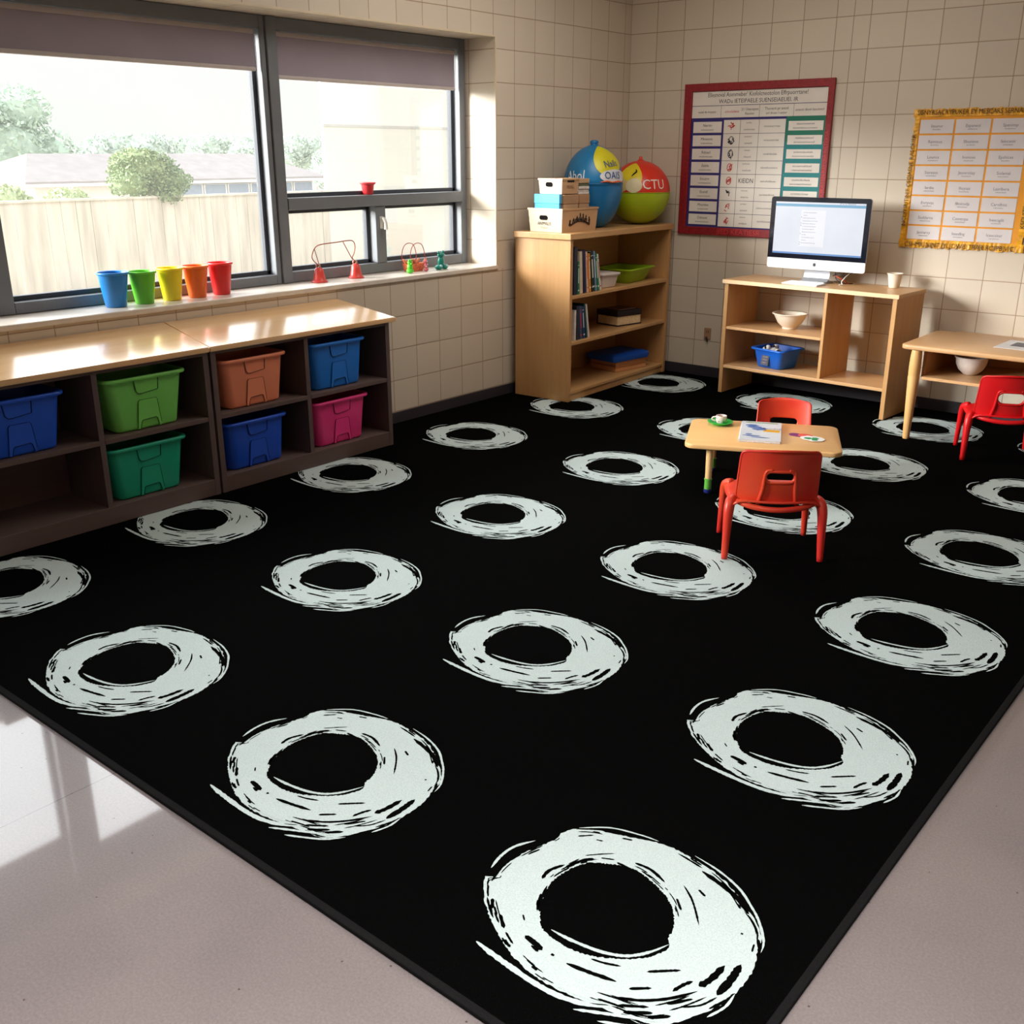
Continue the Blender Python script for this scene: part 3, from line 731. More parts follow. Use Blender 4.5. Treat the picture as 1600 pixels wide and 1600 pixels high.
# facing direction of the globes (towards the middle of the room)
FA = R(-57)
r = .232
prof = [(r*math.sin(PI*k/40), r-r*math.cos(PI*k/40)) for k in range(41)]
t = thing('toy_globe', 'round lime green toy globe with red top and white letters', 'ball', (.325, -.298, ZB))
bm = BM(); lathe(bm, [p for p in prof if p[1] <= .235], 48); lathe(bm, [(r, .234), (r+.003, .2345), (r+.003, .2385), (r-.002, .239)], 48); obj('lower_half', bm, plain((164, 184, 22), .35, .5), t, True)
bm = BM(); lathe(bm, [(.229, .2345)]+[p for p in prof if p[1] > .235], 48); obj('upper_half', bm, plain((214, 52, 34), .35, .5), t, True)
bm = BM(); lathe(bm, [(.04, .455), (.024, .468), (.012, .474), (.013, .488), (.008, .494), (0, .495)], 16); obj('knob', bm, plain((214, 60, 40), .4), t, True)
bm = BM(); patch(bm, prof, FA-.42, .352, .098, .094, .0015); obj('yellow_patch', bm, plain((218, 196, 30), .4), t, True)
bm = BM(); patch(bm, prof, FA-.20, .290, .062, .052, .003); obj('cream_patch', bm, plain((214, 200, 160), .5), t, True)
bm = BM(); patch(bm, prof, FA-.74, .288, .085, .050, .0028); obj('beige_patch', bm, plain((206, 176, 112), .5), t, True)
bm = BM(); tube(bm, [(Vector((math.cos(FA-a)*interp(prof, z), math.sin(FA-a)*interp(prof, z), z))*1.01) for a, z in ((.20, .398), (.16, .384), (.26, .366), (.32, .352))], [.003, .006, .005, .002], 6); obj('black_squiggle', bm, INK, t)
bm = BM(); wrap_text(bm, prof, 'CTU', .098, FA+.50, .294, .004, .95); obj('lettering', bm, plain((240, 226, 216), .5), t)

eg = []
for k in range(25):
    a = PI/2*k/24; eg.append((.055+.162*math.sin(a)**1.1, .305-.305*math.cos(a)))
for k in range(1, 25):
    a = PI/2*k/24; eg.append((.217*math.cos(a)**1.06 if k < 24 else .0, .305+.270*math.sin(a)))
t = thing('toy_globe', 'large blue egg-shaped toy globe with yellow patch behind the crate', 'ball', (.258, -.818, ZB))
bm = BM(); lathe(bm, [(0, 0)]+[p for p in eg if p[1] <= .305]+[(.220, .307), (.220, .312), (.214, .313)], 48); obj('lower_half', bm, plain((14, 108, 166), .35, .5), t, True)
bm = BM(); lathe(bm, [(.214, .305)]+[p for p in eg if p[1] > .305], 48); obj('upper_half', bm, plain((22, 112, 164), .35, .5), t, True)
bm = BM(); lathe(bm, [(.05, .562), (.03, .572), (.026, .578), (.03, .584), (.03, .600), (.02, .606), (0, .607)], 20); obj('knob', bm, plain((24, 110, 166), .4), t, True)
bm = BM(); patch(bm, eg, FA+.70, .470, .120, .098, .003, wob=.07); obj('yellow_patch', bm, plain((206, 196, 34), .4), t, True)
bm = BM(); patch(bm, eg, FA+.86, .362, .128, .046, .005); obj('white_patch', bm, plain((208, 210, 214), .5), t, True)
bm = BM(); wrap_text(bm, eg, 'OAIS', .07, FA+.74, .366, .009, .9); wrap_text(bm, eg, 'Nails', .062, FA+.74, .446, .010, .9, .1); obj('blue_lettering', bm, plain((24, 70, 140), .5), t)
bm = BM(); wrap_text(bm, eg, 'Abol', .10, FA-.62, .362, .004, .8, .05); obj('white_lettering', bm, plain((214, 222, 226), .5), t)
bm = BM(); tube(bm, [(math.cos(FA+a)*.224, math.sin(FA+a)*.224, z) for a, z in ((.28, .322), (.5, .328), (.7, .320), (.95, .326), (1.2, .320))], [.003, .006, .005, .006, .003], 6); obj('orange_stroke', bm, plain((220, 96, 40), .5), t)

# ------------------------------------------------------------------ computer desk
DZ = .815-RT
t = thing('computer_desk', 'light wood open-shelf desk carrying the computer, against the back wall', 'desk', (1.195, -.462, RT), R(-3.0))
def db(name, *a, m=MAPLE_X, bev=.002):
    bm = BM(); box(bm, *a, bev); return obj(name, bm, m, t)
DD, DW = .44, 1.28
bm = BM(); box(bm, -.014, DW+.012, -.012, DD, DZ, DZ+.003, .0); box(bm, -.014, DW+.012, -.012, DD-.005, DZ+.001, DZ+.028, .004); obj('desktop', bm, MAPLE_X, t)
bm = BM(); box(bm, -.0145, DW+.0125, -.0135, -.0115, DZ+.0005, DZ+.0265, .0008); obj('edge_band', bm, MAPLE_EDGE, t)
db('side_panel', 0, .030, 0, DD, 0, DZ, m=MAPLE); db('side_panel', DW-.030, DW, 0, DD, 0, DZ, m=MAPLE)
db('divider', .776, .798, .004, DD-.02, .2105, DZ, m=MAPLE); db('shelf', .030, .776, .004, DD-.02, .473, .492)
db('shelf', .030, DW-.03, .002, DD-.02, .188, .2105)
def dloc(x, y): 
    p = Matrix.Rotation(R(-3), 3, 'Z') @ Vector((x, y, 0)); return p.x+1.195, p.y-.462
ZD, ZS, ZL = .843+.0005, RT+.492+.0005, RT+.2105+.0005

# all-in-one computer
WHITEP = plain((232, 234, 238), .3, .5, var=.02); ALU = plain((196, 200, 208), .32, .5, metal=.6, var=.03)
t = thing('desktop_computer', 'all-in-one computer with black bezel and white chin on the desk', 'computer', (1.782, -.262, ZD), R(-.6))
bm = BM()
s = lambda x0, x1, z0, z1, y, r_: [(a+(x0+x1)/2, y, b+(z0+z1)/2) for a, b in rrect(x1-x0, z1-z0, r_)]
loft(bm, [s(-.36, .36, .090, .572, -.020, .018), s(-.361, .361, .089, .573, -.017, .018), s(-.361, .361, .089, .573, -.008, .018), s(-.30, .30, .14, .52, .012, .02), s(-.2, .2, .2, .46, .018, .02)])
obj('housing', bm, ALU, t, True, 30)
bm = BM(); prism(bm, [(a, b+.124) for a, b in rrect(.722, .071, .016)], 'y', -.0215, -.0195); obj('chin', bm, WHITEP, t)
bm = BM(); pts = [(-.361, .158), (.361, .158)]+[(a, b+.365) for a, b in rrect(.722, .416, .018) if b > 0]; prism(bm, pts, 'y', -.0225, -.0195); obj('bezel', bm, plain((10, 14, 30), .12, .6), t)
SX0, SX1, SZ0, SZ1 = -.325, .325, .190, .540
bm = BM(); box(bm, SX0, SX1, -.0235, -.0228, SZ0, SZ1); scr = obj('screen', bm, screen_mat((226, 230, 240), .95), t)
bm = BM(); box(bm, SX0, SX1, -.0241, -.0236, SZ1-.030, SZ1-.012); obj('menu_bar', bm, screen_mat((110, 180, 220), .8, 'lit_menu'), scr)
bm = BM(); box(bm, SX0, SX1, -.0241, -.0236, SZ0, SZ0+.012); obj('menu_bar', bm, screen_mat((90, 150, 220), .8, 'lit_dock'), scr)
bm = BM(); box(bm, -.13, .05, -.0241, -.0236, .245, .488); obj('page', bm, screen_mat((236, 236, 242), 1.0, 'lit_page'), scr)
bm = BM(); rr = random.Random(4)
for k, w in enumerate((.14, .04, .15, .12, .13, .11, .14, .12, .09, .14, .05, .13)):
    z = .472-.0185*k; text_mesh(bm, ''.join(rr.choice('aeiounrstlm ') for _ in range(26 if w > .1 else 8)), .0095, at(-.115, -.0246, z) @ EM, sx=.9, align='LEFT')
for z in (.44, .40, .385, .33, .27, .258): box(bm, -.127, -.123, -.0246, -.0242, z-.002, z+.003)
text_mesh(bm, 'ST A. N. PASIONG', .014, at(.2, -.0246, SZ1-.006) @ EM, sx=1)
obj('screen_text', bm, plain((90, 96, 130), .6), scr)
# fruit-shaped mark on the chin
bm = BM(); pts = []
for k in range(40):
    a = 2*PI*k/40-PI/2
    rx = .0125*(1+.10*math.cos(2*a+PI)); z = .0128*math.sin(a); x = rx*math.cos(a)*(1+.06*math.sin(a))
    if abs(x) < .005 and z > 0: z -= .0025*(1-abs(x)/.005)
    if abs(x) < .004 and z < 0: z += .0015*(1-abs(x)/.004)
    d = math.hypot(x-.0155, z-.002)
    if d < .0068: x = .0155-math.sqrt(max(0, .0068**2-(z-.002)**2))
    pts.append((x, z+.124))
prism(bm, pts, 'y', -.0228, -.0216)
lf = [(-.0005, .1385), (.0005, .1425), (.0035, .1455), (.0062, .1462), (.0055, .1425), (.0030, .1395)]
prism(bm, lf, 'y', -.0228, -.0216); obj('chin_emblem', bm, plain((20, 22, 28), .4), t)
bm = BM(); loft(bm, [[(a+.0, b, z) for a, b in ((-.095+i, y-.003), (.095-i, y-.003), (.095-i, y+.003), (-.095+i, y+.003))] for y, z, i in ((-.008, .012, 0), (.03, .03, 0), (.04, .06, 0), (.03, .2, .0))])
loft(bm, [[(a*.985, b+.03, z) for a, b in rrect(.2, .15, .012)] for z in (0, .006)])
box(bm, -.095, .095, -.045, -.008, .006, .012, .002)
obj('stand', bm, ALU, t, False)

t = thing('keyboard', 'slim pale keyboard lying in front of the computer stand', 'keyboard', (1.765, -.395, ZD), R(-10))
bm = BM(); prism(bm, [(-.057, 0), (.057, 0), (.057, .011), (-.057, .006)], 'x', -.14, .14); obj('keyboard_body', bm, ALU, t)
bm = BM()
for rr_ in range(5):
    for k in range(14):
        x = -.132+.0193*k; y = -.048+.0205*rr_
        box(bm, x, x+.0165, y, y+.0172, .0068+.0009*rr_, .0092+.001*rr_, .0008, seg=1)
obj('keys', bm, plain((236, 238, 242), .5), t)
t = thing('cable_bundle', 'tangled dark and red cables hanging behind the computer stand', 'cables', (1.962, -.215, ZD))
for c, pts in (((60, 44, 44), [(-.06, .02, .07), (-.03, -.02, .03), (.01, .0, .006), (.06, .05, .004)]),
               ((190, 70, 50), [(-.05, .0, .05), (-.01, -.03, .045), (.03, -.01, .02), (.04, .02, .004)]),
               ((226, 222, 218), [(.05, .01, .075), (.035, -.03, .05), (.02, -.05, .02), (.035, -.07, .004), (.02, -.09, .004)]),
               ((40, 40, 50), [(.07, .02, .08), (.03, -.01, .06), (-.02, -.01, .07), (-.07, .01, .05)])):
    bm = BM(); tube(bm, pts, .0035, 6); obj('cable', bm, plain(c, .5), t, True)

PORC = plain((232, 222, 206), .28, .5, var=.03)
def vessel(name, label, cat, loc, prof, mat, group=None, seg=40, part='body'):
    t = thing(name, label, cat, loc, 0, group)
    bm = BM(); lathe(bm, prof, seg); obj(part, bm, mat, t, True, 60); return t
t = vessel('paper_cup', 'small white cup standing alone near the right end of the desk', 'cup', (2.318, -.185, ZD),
    [(0, 0), (.032, 0), (.034, .003), (.049, .092), (.046, .092), (.031, .006), (0, .006)], PORC)
bm = BM(); lathe(bm, [(.049, .089), (.0525, .090), (.0535, .0935), (.051, .0965), (.046, .095), (.0455, .090)], 40); obj('rim', bm, PORC, t, True)
bowlp = lambda r, h: [(0, 0), (r*.42, 0), (r*.44, .006), (r*.42, .010), (r*.72, h*.38), (r*.9, h*.75), (r*.985, h*.97), (r, h), (r*.96, h), (r*.86, h*.74), (r*.68, h*.38), (r*.38, .014), (0, .013)]
t = vessel('bowl', 'white bowl with a flared rim on the desk middle shelf', 'bowl', (1.628, -.262, ZS), bowlp(.118, .108), PORC)
bm = BM(); lathe(bm, [(.113, .104), (.122, .104), (.129, .108), (.124, .112), (.114, .111)], 44); obj('rim', bm, PORC, t, True)

# blue basin with label on the low desk shelf
x, y = dloc(.36, .195)
t = thing('plastic_basin', 'bright blue plastic basin with a printed label on the low desk shelf', 'bin', (x, y, ZL), R(-12))
BL = plain((22, 98, 206), .35, .5)
s = lambda W, D_, z, rr=.035: [(a, b, z) for a, b in rrect(W, D_, rr)]
bm = BM(); loft(bm, [s(.21, .19, 0), s(.218, .2, .005), s(.265, .245, .138), s(.255, .235, .138), s(.208, .188, .010), s(.2, .18, .008)]); obj('basin_body', bm, BL, t, True, 50)
bm = BM(); loft(bm, [s(.262, .242, .134), s(.295, .275, .128), s(.30, .28, .136), s(.29, .27, .142), s(.258, .238, .139)], cap0=False, cap1=False); obj('rim', bm, BL, t, True, 60)
bm = BM(); vs = box(bm, -.036, .030, -.002, .0, -.05, .05, .0); Ml = Matrix.Translation((-.012, -.1165, .071)) @ Matrix.Rotation(R(-9.6), 4, 'X')
for v in bm.verts: v.co = Ml @ v.co
obj('label', bm, plain((66, 70, 90), .6, var=.5, scale=70), t)
bm = BM()
for z, w in ((.035, .05), (.012, .05), (-.008, .05), (-.03, .05)):
    text_mesh(bm, 'nsourant' if z > 0 else 'asterino', .014, Ml @ at(-.003, -.0026, z) @ EM, sx=.9)
obj('label_print', bm, plain((196, 160, 140), .6), t)
t2 = thing('soft_toy', 'crumpled white and black thing peeking out of the blue basin', 'toy', (x-.03, y-.02, ZL+.012), R(-10))
bm = BM()
for a, b, c, rr_ in ((0, 0, .085, .045), (-.045, -.01, .1, .034), (.045, .0, .095, .030), (.01, .02, .125, .026), (-.02, -.03, .128, .02), (0, 0, .062, .048)):
    bmesh.ops.create_icosphere(bm, subdivisions=2, radius=rr_, matrix=at(a, b, c))
obj('body', bm, plain((226, 224, 222), .7), t2, True)
bm = BM()
for a, b, c in ((-.03, -.045, .128), (.02, -.02, .142), (.06, -.02, .11)): bmesh.ops.create_icosphere(bm, subdivisions=1, radius=.012, matrix=at(a, b, c))
obj('dark_spot', bm, INK, t2, True)

# ------------------------------------------------------------------ low wooden table at the right edge
t = thing('wooden_table', 'low wooden table with turned legs beside the computer desk', 'table', (3.32, -.58, RT))
X0, X1, Y0, Y1 = -.663, .70, -.335, .345
bm = BM(); slab(bm, X1-X0, Y1-Y0, .05, .556, .585, .006, ((X0+X1)/2, (Y0+Y1)/2)); obj('tabletop', bm, MAPLE_X, t, True, 40)
legp = [(0, 0), (.019, 0), (.021, .012), (.0345, .392), (.0325, .400), (.0345, .408), (.0350, .46), (.033, .52), (.029, .556)]
for lx, ly in ((-.565, -.28), (.62, -.28)):
    bm = BM(); lathe(bm, [(r_, z) for r_, z in legp], 24, (lx, ly-.03 if ly < 0 else ly, 0)); obj('leg', bm, wood('turned_leg', (214, 166, 104), (226, 182, 122), 'Z', .35) if lx == -.565 and ly < 0 else MAPLE, t, True, 50)
bm = BM(); box(bm, -.535, -.515, -.27, .30, .386, .556, .002); obj('side_panel', bm, MAPLE, t)
bm = BM(); box(bm, .57, .59, -.27, .30, .386, .556, .002); obj('side_panel', bm, MAPLE, t)
bm = BM(); box(bm, -.515, .57, -.325, .30, .382, .400, .002); obj('shelf', bm, MAPLE_X, t)
bm = BM(); box(bm, -.515, .57, .285, .30, .400, .556, .002); obj('back_panel', bm, MAPLE_X, t)
bm = BM(); box(bm, -.60, .64, .345, .5745, .50, .556, .002); obj('wall_bracket', bm, MAPLE_X, t)
t = vessel('bowl', 'white rounded bowl on the shelf under the low wooden table', 'bowl', (3.01, -.64, RT+.4005), [(0, 0), (.04, 0), (.045, .006), (.072, .03), (.088, .065), (.094, .105), (.09, .105), (.084, .066), (.068, .034), (0, .01)], plain((214, 202, 196), .4, .4))
bm = BM(); lathe(bm, [(.089, .101), (.098, .102), (.102, .106), (.097, .110), (.088, .108)], 40); obj('rim', bm, plain((218, 206, 200), .4), t, True)
t = thing('paper_sheet', 'printed white sheet lying on the low wooden table', 'paper', (3.265, -.51, RT+.5855), R(-2))
bm = BM(); box(bm, -.13, .13, -.165, .165, 0, .0015); obj('sheet', bm, plain((222, 220, 224), .6), t)
bm = BM(); box(bm, -.07, .1, -.06, .09, .0015, .0022); obj('printed_picture', bm, plain((110, 110, 120), .7, var=.5, scale=40), t)

# ------------------------------------------------------------------ child chairs
def chair_mat(rgb, name, rgb2=None):
    m, nt, b, o = new_mat(name); n = nz(nt, 3.5, 2, ocoord(nt)); c = lin(rgb)
    r_ = ramp(nt, n.outputs['Fac'], [(.36, lin(rgb2) if rgb2 else tuple(v*.9 for v in c[:3])+(1,)), (.56, c)]); nt.links.new(r_.outputs[0], b.inputs['Base Color'])
    b.inputs['Roughness'].default_value = .36; b.inputs['Specular IOR Level'].default_value = .45; b.inputs['Subsurface Weight'].default_value = .0
    return m
REDA = chair_mat((198, 42, 36), 'orange_red_plastic', (206, 66, 36)); REDB = chair_mat((206, 18, 24), 'bright_red_plastic')
def chair(label, rgbm, loc, rz, sc=(1, 1, 1), slot=(.057, .0205, .121), hz0=.268, hz1=.512):
    t = thing('child_chair', label, 'chair', loc, rz, 'red plastic child chairs'); t.scale = sc
    zt_, zb_ = hz1, hz0; Hh = zt_-zb_
    def hw(v):
        base = .172-.008*v
        e = (v-.80)/.20
        if e > 0: base *= (1-e**2.6)**(1/2.6)*.30+.70 if e < 1 else .70
        e2 = (.10-v)/.10
        if e2 > 0: base -= .012*e2*e2
        return base
    def bp(x, z, off=0.0):
        v = (z-zb_)/Hh; u = x/.172
        y = -.128-.050*v-.050*(1-min(u*u, 1.2))-off*1.0
        if v > .93: y -= .010*((v-.93)/.07)**2
        return (x, y, z)
    # shell with a hand slot
    NU, NV = 44, 40
    grid = {}
    sx, sz, sc0 = slot; zc = zb_+sc0
    def sd(x, z):   # stadium distance
        dx = max(abs(x)-(sx-sz), 0); return math.hypot(dx, z-zc)-sz
    bm = BM(); pos = {}
    for j in range(NV+1):
        v = j/NV; v = v if v < .8 else .8+.2*(1-(1-(v-.8)/.2)**1.6); z = zb_+Hh*v
        for i in range(NU+1):
            u = -1+2*i/NU; pos[i, j] = [u*hw(v), z-.010*(u*u)*(v > .9)*((v-.9)/.1)]
    dead = set()
    for j in range(NV):
        for i in range(NU):
            cx_ = sum(pos[a, b][0] for a in (i, i+1) for b in (j, j+1))/4; cz_ = sum(pos[a, b][1] for a in (i, i+1) for b in (j, j+1))/4
            if sd(cx_, cz_) < 0: dead.add((i, j))
    for (i, j), p in pos.items():
        around = [(i-1, j-1), (i, j-1), (i-1, j), (i, j)]
        nd = sum(q in dead for q in around)
        if 0 < nd < 4:
            x, z = p; k = max(min(x, sx-sz), -(sx-sz)); dx, dz = x-k, z-zc; L = math.hypot(dx, dz) or 1
            p[0], p[1] = k+dx/L*sz, zc+dz/L*sz
    vs = {k: bm.verts.new(bp(*p)) for k, p in pos.items()}
    for j in range(NV):
        for i in range(NU):
            if (i, j) not in dead: bm.faces.new((vs[i, j], vs[i+1, j], vs[i+1, j+1], vs[i, j+1]))
    for v in [v for v in bm.verts if not v.link_faces]: bm.verts.remove(v)
    br = obj('backrest', bm, rgbm, t, True)
    md = br.modifiers.new('solid', 'SOLIDIFY'); md.thickness = .007; md.offset = 0
    # rolled edge, slot collar, ribs
    edge = []
    for j in range(0, NV+1): edge.append(pos[0, j])
    edge += [pos[i, NV] for i in range(1, NU)]; edge += [pos[NU, j] for j in range(NV, -1, -1)]
    bm = BM(); tube(bm, [bp(*p) for p in edge[::2]+[edge[-1]]], .0062, 6, smooth_n=2); obj('rolled_edge', bm, rgbm, t, True)
    bm = BM(); col = []
    for k in range(33):
        a = 2*PI*k/32; x = math.cos(a)*(sz+.006); z = math.sin(a)*(sz+.006)
        x += (sx-sz)*(1 if math.cos(a) > 1e-6 else -1 if math.cos(a) < -1e-6 else 0)
        col.append(bp(x, zc+z, .004))
    tube(bm, col, .0065, 6, smooth_n=2); obj('slot_collar', bm, rgbm, t, True)
    for s in (-1, 1):
        bm = BM(); tube(bm, [bp(s*(sx-.022), zc+sz+.012, .003), bp(s*(sx+.002), zc+sz+.004, .004), bp(s*(sx+.008), zc-.01, .006), bp(s*(sx+.012), zb_+.055, .009), bp(s*(sx+.024), zb_-.010, .004)], [.006, .007, .008, .009, .010], 7); obj('rib', bm, rgbm, t, True)
    # seat
    zs = zb_+.012
    bm = BM()
    def srow(x):  return x
    NX, NY = 20, 18
    V = {}
    for j in range(NY+1):
        y = -.165+.335*j/NY
        w = .188+.012*math.sin(PI*j/NY)-(.020*((j-15)/3)**2 if j > 15 else 0)
        for i in range(NX+1):
            u = -1+2*i/NX
            z = zs-.012*(1-u*u)*math.sin(PI*min(1, (j+2)/NY))-.030*abs(u)**7 - (.025*((j-14)/4)**2 if j > 14 else 0)
            yy = y if j > 0 else y
            if j < 6: yy = y-.034*(1-u*u)*(1-j/6)
            V[i, j] = bm.verts.new((u*w, yy, z))
    for j in range(NY):
        for i in range(NX): bm.faces.new((V[i, j], V[i+1, j], V[i+1, j+1], V[i, j+1]))
    st = obj('seat', bm, rgbm, t, True); md = st.modifiers.new('solid', 'SOLIDIFY'); md.thickness = .009; md.offset = -1
    bm = BM(); tube(bm, [(-.168, -.140, zs-.020), (-.12, -.176, zs-.030), (-.06, -.197, zs-.036), (0, -.204, zs-.038), (.06, -.197, zs-.036), (.12, -.176, zs-.030), (.168, -.140, zs-.020)], .013, 8); obj('rear_rail', bm, rgbm, t, True)
    for s in (-1, 1):
        bm = BM(); tube(bm, [(s*.166, -.10, zs-.010), (s*.190, -.135, zs-.022), (s*.200, -.155, zs-.065), (s*.203, -.163, .12), (s*.206, -.172, 0)], [.018, .024, .0225, .018, .0135], 12); obj('leg', bm, rgbm, t, True)
        bm = BM(); tube(bm, [(s*.160, .10, zs-.012), (s*.182, .130, zs-.030), (s*.188, .142, zs-.07), (s*.191, .150, .12), (s*.195, .160, 0)], [.018, .022, .020, .016, .012], 12); obj('leg', bm, rgbm, t, True)
    return t
chair('red plastic child chair in front of the tiny table, seen from behind', REDA, (2.935, -3.170, RT+.002), R(34.6))
chair('red plastic child chair on the far side of the tiny table', REDA, (2.468, -2.062, RT+.002), R(-154), (.86, .80, .735), slot=(.088, .024, .078))
chair('bright red child chair tucked under the low wooden table at right edge', REDB, (3.293, -.925, RT+.002), R(25.5), slot=(.068, .031, .112))

# ------------------------------------------------------------------ tiny table
TC = (2.487, -2.352); TA = R(25.8)
t = thing('child_table', 'tiny low wooden table between two red child chairs', 'table', (TC[0], TC[1], RT), TA)
TT = wood('blond_tabletop', (222, 172, 112), (232, 186, 128), 'X', .34)
TZ = .278
bm = BM(); slab(bm, .785, .555, .055, TZ-.026, TZ, .006, n=8); obj('tabletop', bm, TT, t, True, 40)
bm = BM(); slab(bm, .60, .40, .05, TZ-.046, TZ-.026, .004); obj('apron', bm, TT, t)
for sx in (-1, 1):
    for sy in (-1, 1):
        x, y = sx*.262, sy*.20
        bm = BM(); tube(bm, [(x, y, TZ-.04), (x, y, .06)], [.019, .0165], 16, smooth_n=0); l = obj('leg', bm, wood('table_leg_wood', (218, 176, 118), (230, 190, 136), 'Z', .4) if (sx, sy) == (-1, -1) else TT, t, True, 40)
        bm = BM(); lathe(bm, [(.0165, .078), (.021, .076), (.021, .070), (.018, .069), (.0185, .02), (0, .02)], 18, (x, y, 0)); obj('green_sleeve', bm, plain((92, 168, 62), .4), l, True, 40)
        bm = BM(); lathe(bm, [(0, 0), (.018, 0), (.020, .003), (.020, .019), (.017, .022), (0, .022)], 18, (x, y, 0)); obj('foot_cap', bm, plain((28, 40, 110), .4), l, True, 40)
ZT = RT+TZ+.0005
def tl(x, y):
    p = Matrix.Rotation(TA, 3, 'Z') @ Vector((x, y, 0)); return p.x+TC[0], p.y+TC[1]
t = vessel('saucer', 'round green saucer near the left end of the tiny table', 'saucer', (2.205, -2.305, ZT), [(0, 0), (.040, 0), (.044, .004), (.066, .014), (.070, .019), (.066, .021), (.045, .010), (.042, .008), (0, .008)], plain((30, 172, 62), .35, .5))
t = vessel('patterned_cup', 'small white patterned cup standing on the green saucer', 'cup', (2.208, -2.300, ZT+.0085), [(0, 0), (.022, 0), (.026, .004), (.030, .020), (.029, .042), (.026, .042), (.026, .010), (0, .006)], plain((226, 208, 206), .4))
bm = BM(); rr = random.Random(9)
for k in range(16):
    a = rr.uniform(0, 2*PI); z = rr.uniform(.008, .036); r_ = .0298
    tube(bm, [(r_*math.cos(a+d), r_*math.sin(a+d), z+dz) for d, dz in ((0, 0), (.12, .003), (.22, -.002))], .0011, 5, smooth_n=0)
obj('printed_marks', bm, plain((92, 60, 80), .6), t)
bm = BM(); tube(bm, [(-.022, -.012, .034), (-.040, -.020, .030), (-.044, -.022, .018), (-.028, -.014, .010)], .0045, 7); obj('handle', bm, plain((222, 206, 206), .4), t, True)
# magazine
t = thing('magazine', 'glossy blue and white magazine on the middle of the tiny table', 'magazine', (2.466, -2.336, ZT), R(25))
MW, ML = .205, .395
bm = BM(); box(bm, -MW/2, MW/2, -ML/2, ML/2, 0, .012, .002); obj('pages', bm, plain((214, 214, 218), .7, var=.15, scale=150), t)
cvr = BM(); box(cvr, -MW/2-.002, MW/2+.002, -ML/2-.002, ML/2+.001, .0122, .0138, .0006); tube(cvr, [(-MW/2-.001, -ML/2, .007), (-MW/2-.001, ML/2, .007)], .007, 8, smooth_n=0); cv = obj('cover', cvr, plain((206, 212, 222), .3, .5), t)
def flat(bm, pts, z=.0141, th=.0005, mi=0): prism(bm, pts, 'z', z, z+th, mi)
bm = BM(); flat(bm, [(-.085, .165), (.085, .165), (.085, .180), (-.085, .180)]); obj('cover_strip', bm, plain((120, 150, 80), .5), cv)
rr = random.Random(2)
bm = BM()
for cx_, cy_, w, h in ((-.05, .11, .035, .022), (-.03, .07, .045, .018), (-.01, .03, .04, .02), (-.055, .075, .02, .02), (.005, .055, .02, .014), (-.04, -.11, .05, .012), (0, -.14, .05, .008), (-.06, -.08, .02, .012)):
    bm = BM(); flat(bm, [(cx_+w*math.cos(a)*rr.uniform(.7, 1.1), cy_+h*math.sin(a)*rr.uniform(.7, 1.2)) for a in [2*PI*k/14 for k in range(14)]], .0141+rr.random()*.0003); obj('cover_artwork', bm, plain((70, 104, 168), .5, var=.5, scale=60), cv)
bm = BM(); text_mesh(bm, 'Bendot', .03, at(.055, .05, .0158), sx=1.1); obj('cover_title', bm, plain((40, 48, 90), .5), cv)
bm = BM(); flat(bm, [(.012, -.015), (.095, -.02), (.097, .03), (.014, .034)]); obj('yellow_badge', bm, plain((236, 180, 30), .5), cv)
bm = BM(); text_mesh(bm, 'Oauef', .03, at(.054, .006, .0160), sx=1); obj('cover_title', bm, plain((180, 90, 20), .5), cv)
# paper cut-outs
def cut(label, rgb, cx_, cy_, r_, z, blob=None, seed=1):
    t = thing('paper_cutout', label, 'paper', (cx_, cy_, z), 0); q = random.Random(seed); bm = BM()
    prism(bm, [(r_[0]*math.cos(a)*q.uniform(.85, 1.1), r_[1]*math.sin(a)*q.uniform(.85, 1.1)) for a in [2*PI*k/16 for k in range(16)]], 'z', 0, .0012); obj('paper', bm, plain(rgb, .6), t)
    if blob:
        bm = BM()
        for bx_, by_, br_ in ((-.02, -.012, .022), (.012, .006, .02), (.022, -.02, .018)): prism(bm, [(bx_+br_*math.cos(a)*q.uniform(.8, 1.1), by_+br_*math.sin(a)*q.uniform(.7, 1.1)) for a in [2*PI*k/12 for k in range(12)]], 'z', .0012, .0016+br_*.01)
        obj('painted_shape', bm, plain(blob, .6), t)
cut('purple paper cut-out at the right part of the tiny table', (120, 34, 110), 2.625, -2.245, (.040, .034), ZT, seed=3)
cut('coral paper cut-out between the purple and the white ones', (226, 84, 74), 2.668, -2.232, (.040, .032), ZT+.0014, seed=5)
cut('white paper cut-out with green painted shape on the tiny table', (234, 234, 236), 2.728, -2.272, (.066, .052), ZT+.0028, (20, 140, 84), 7)

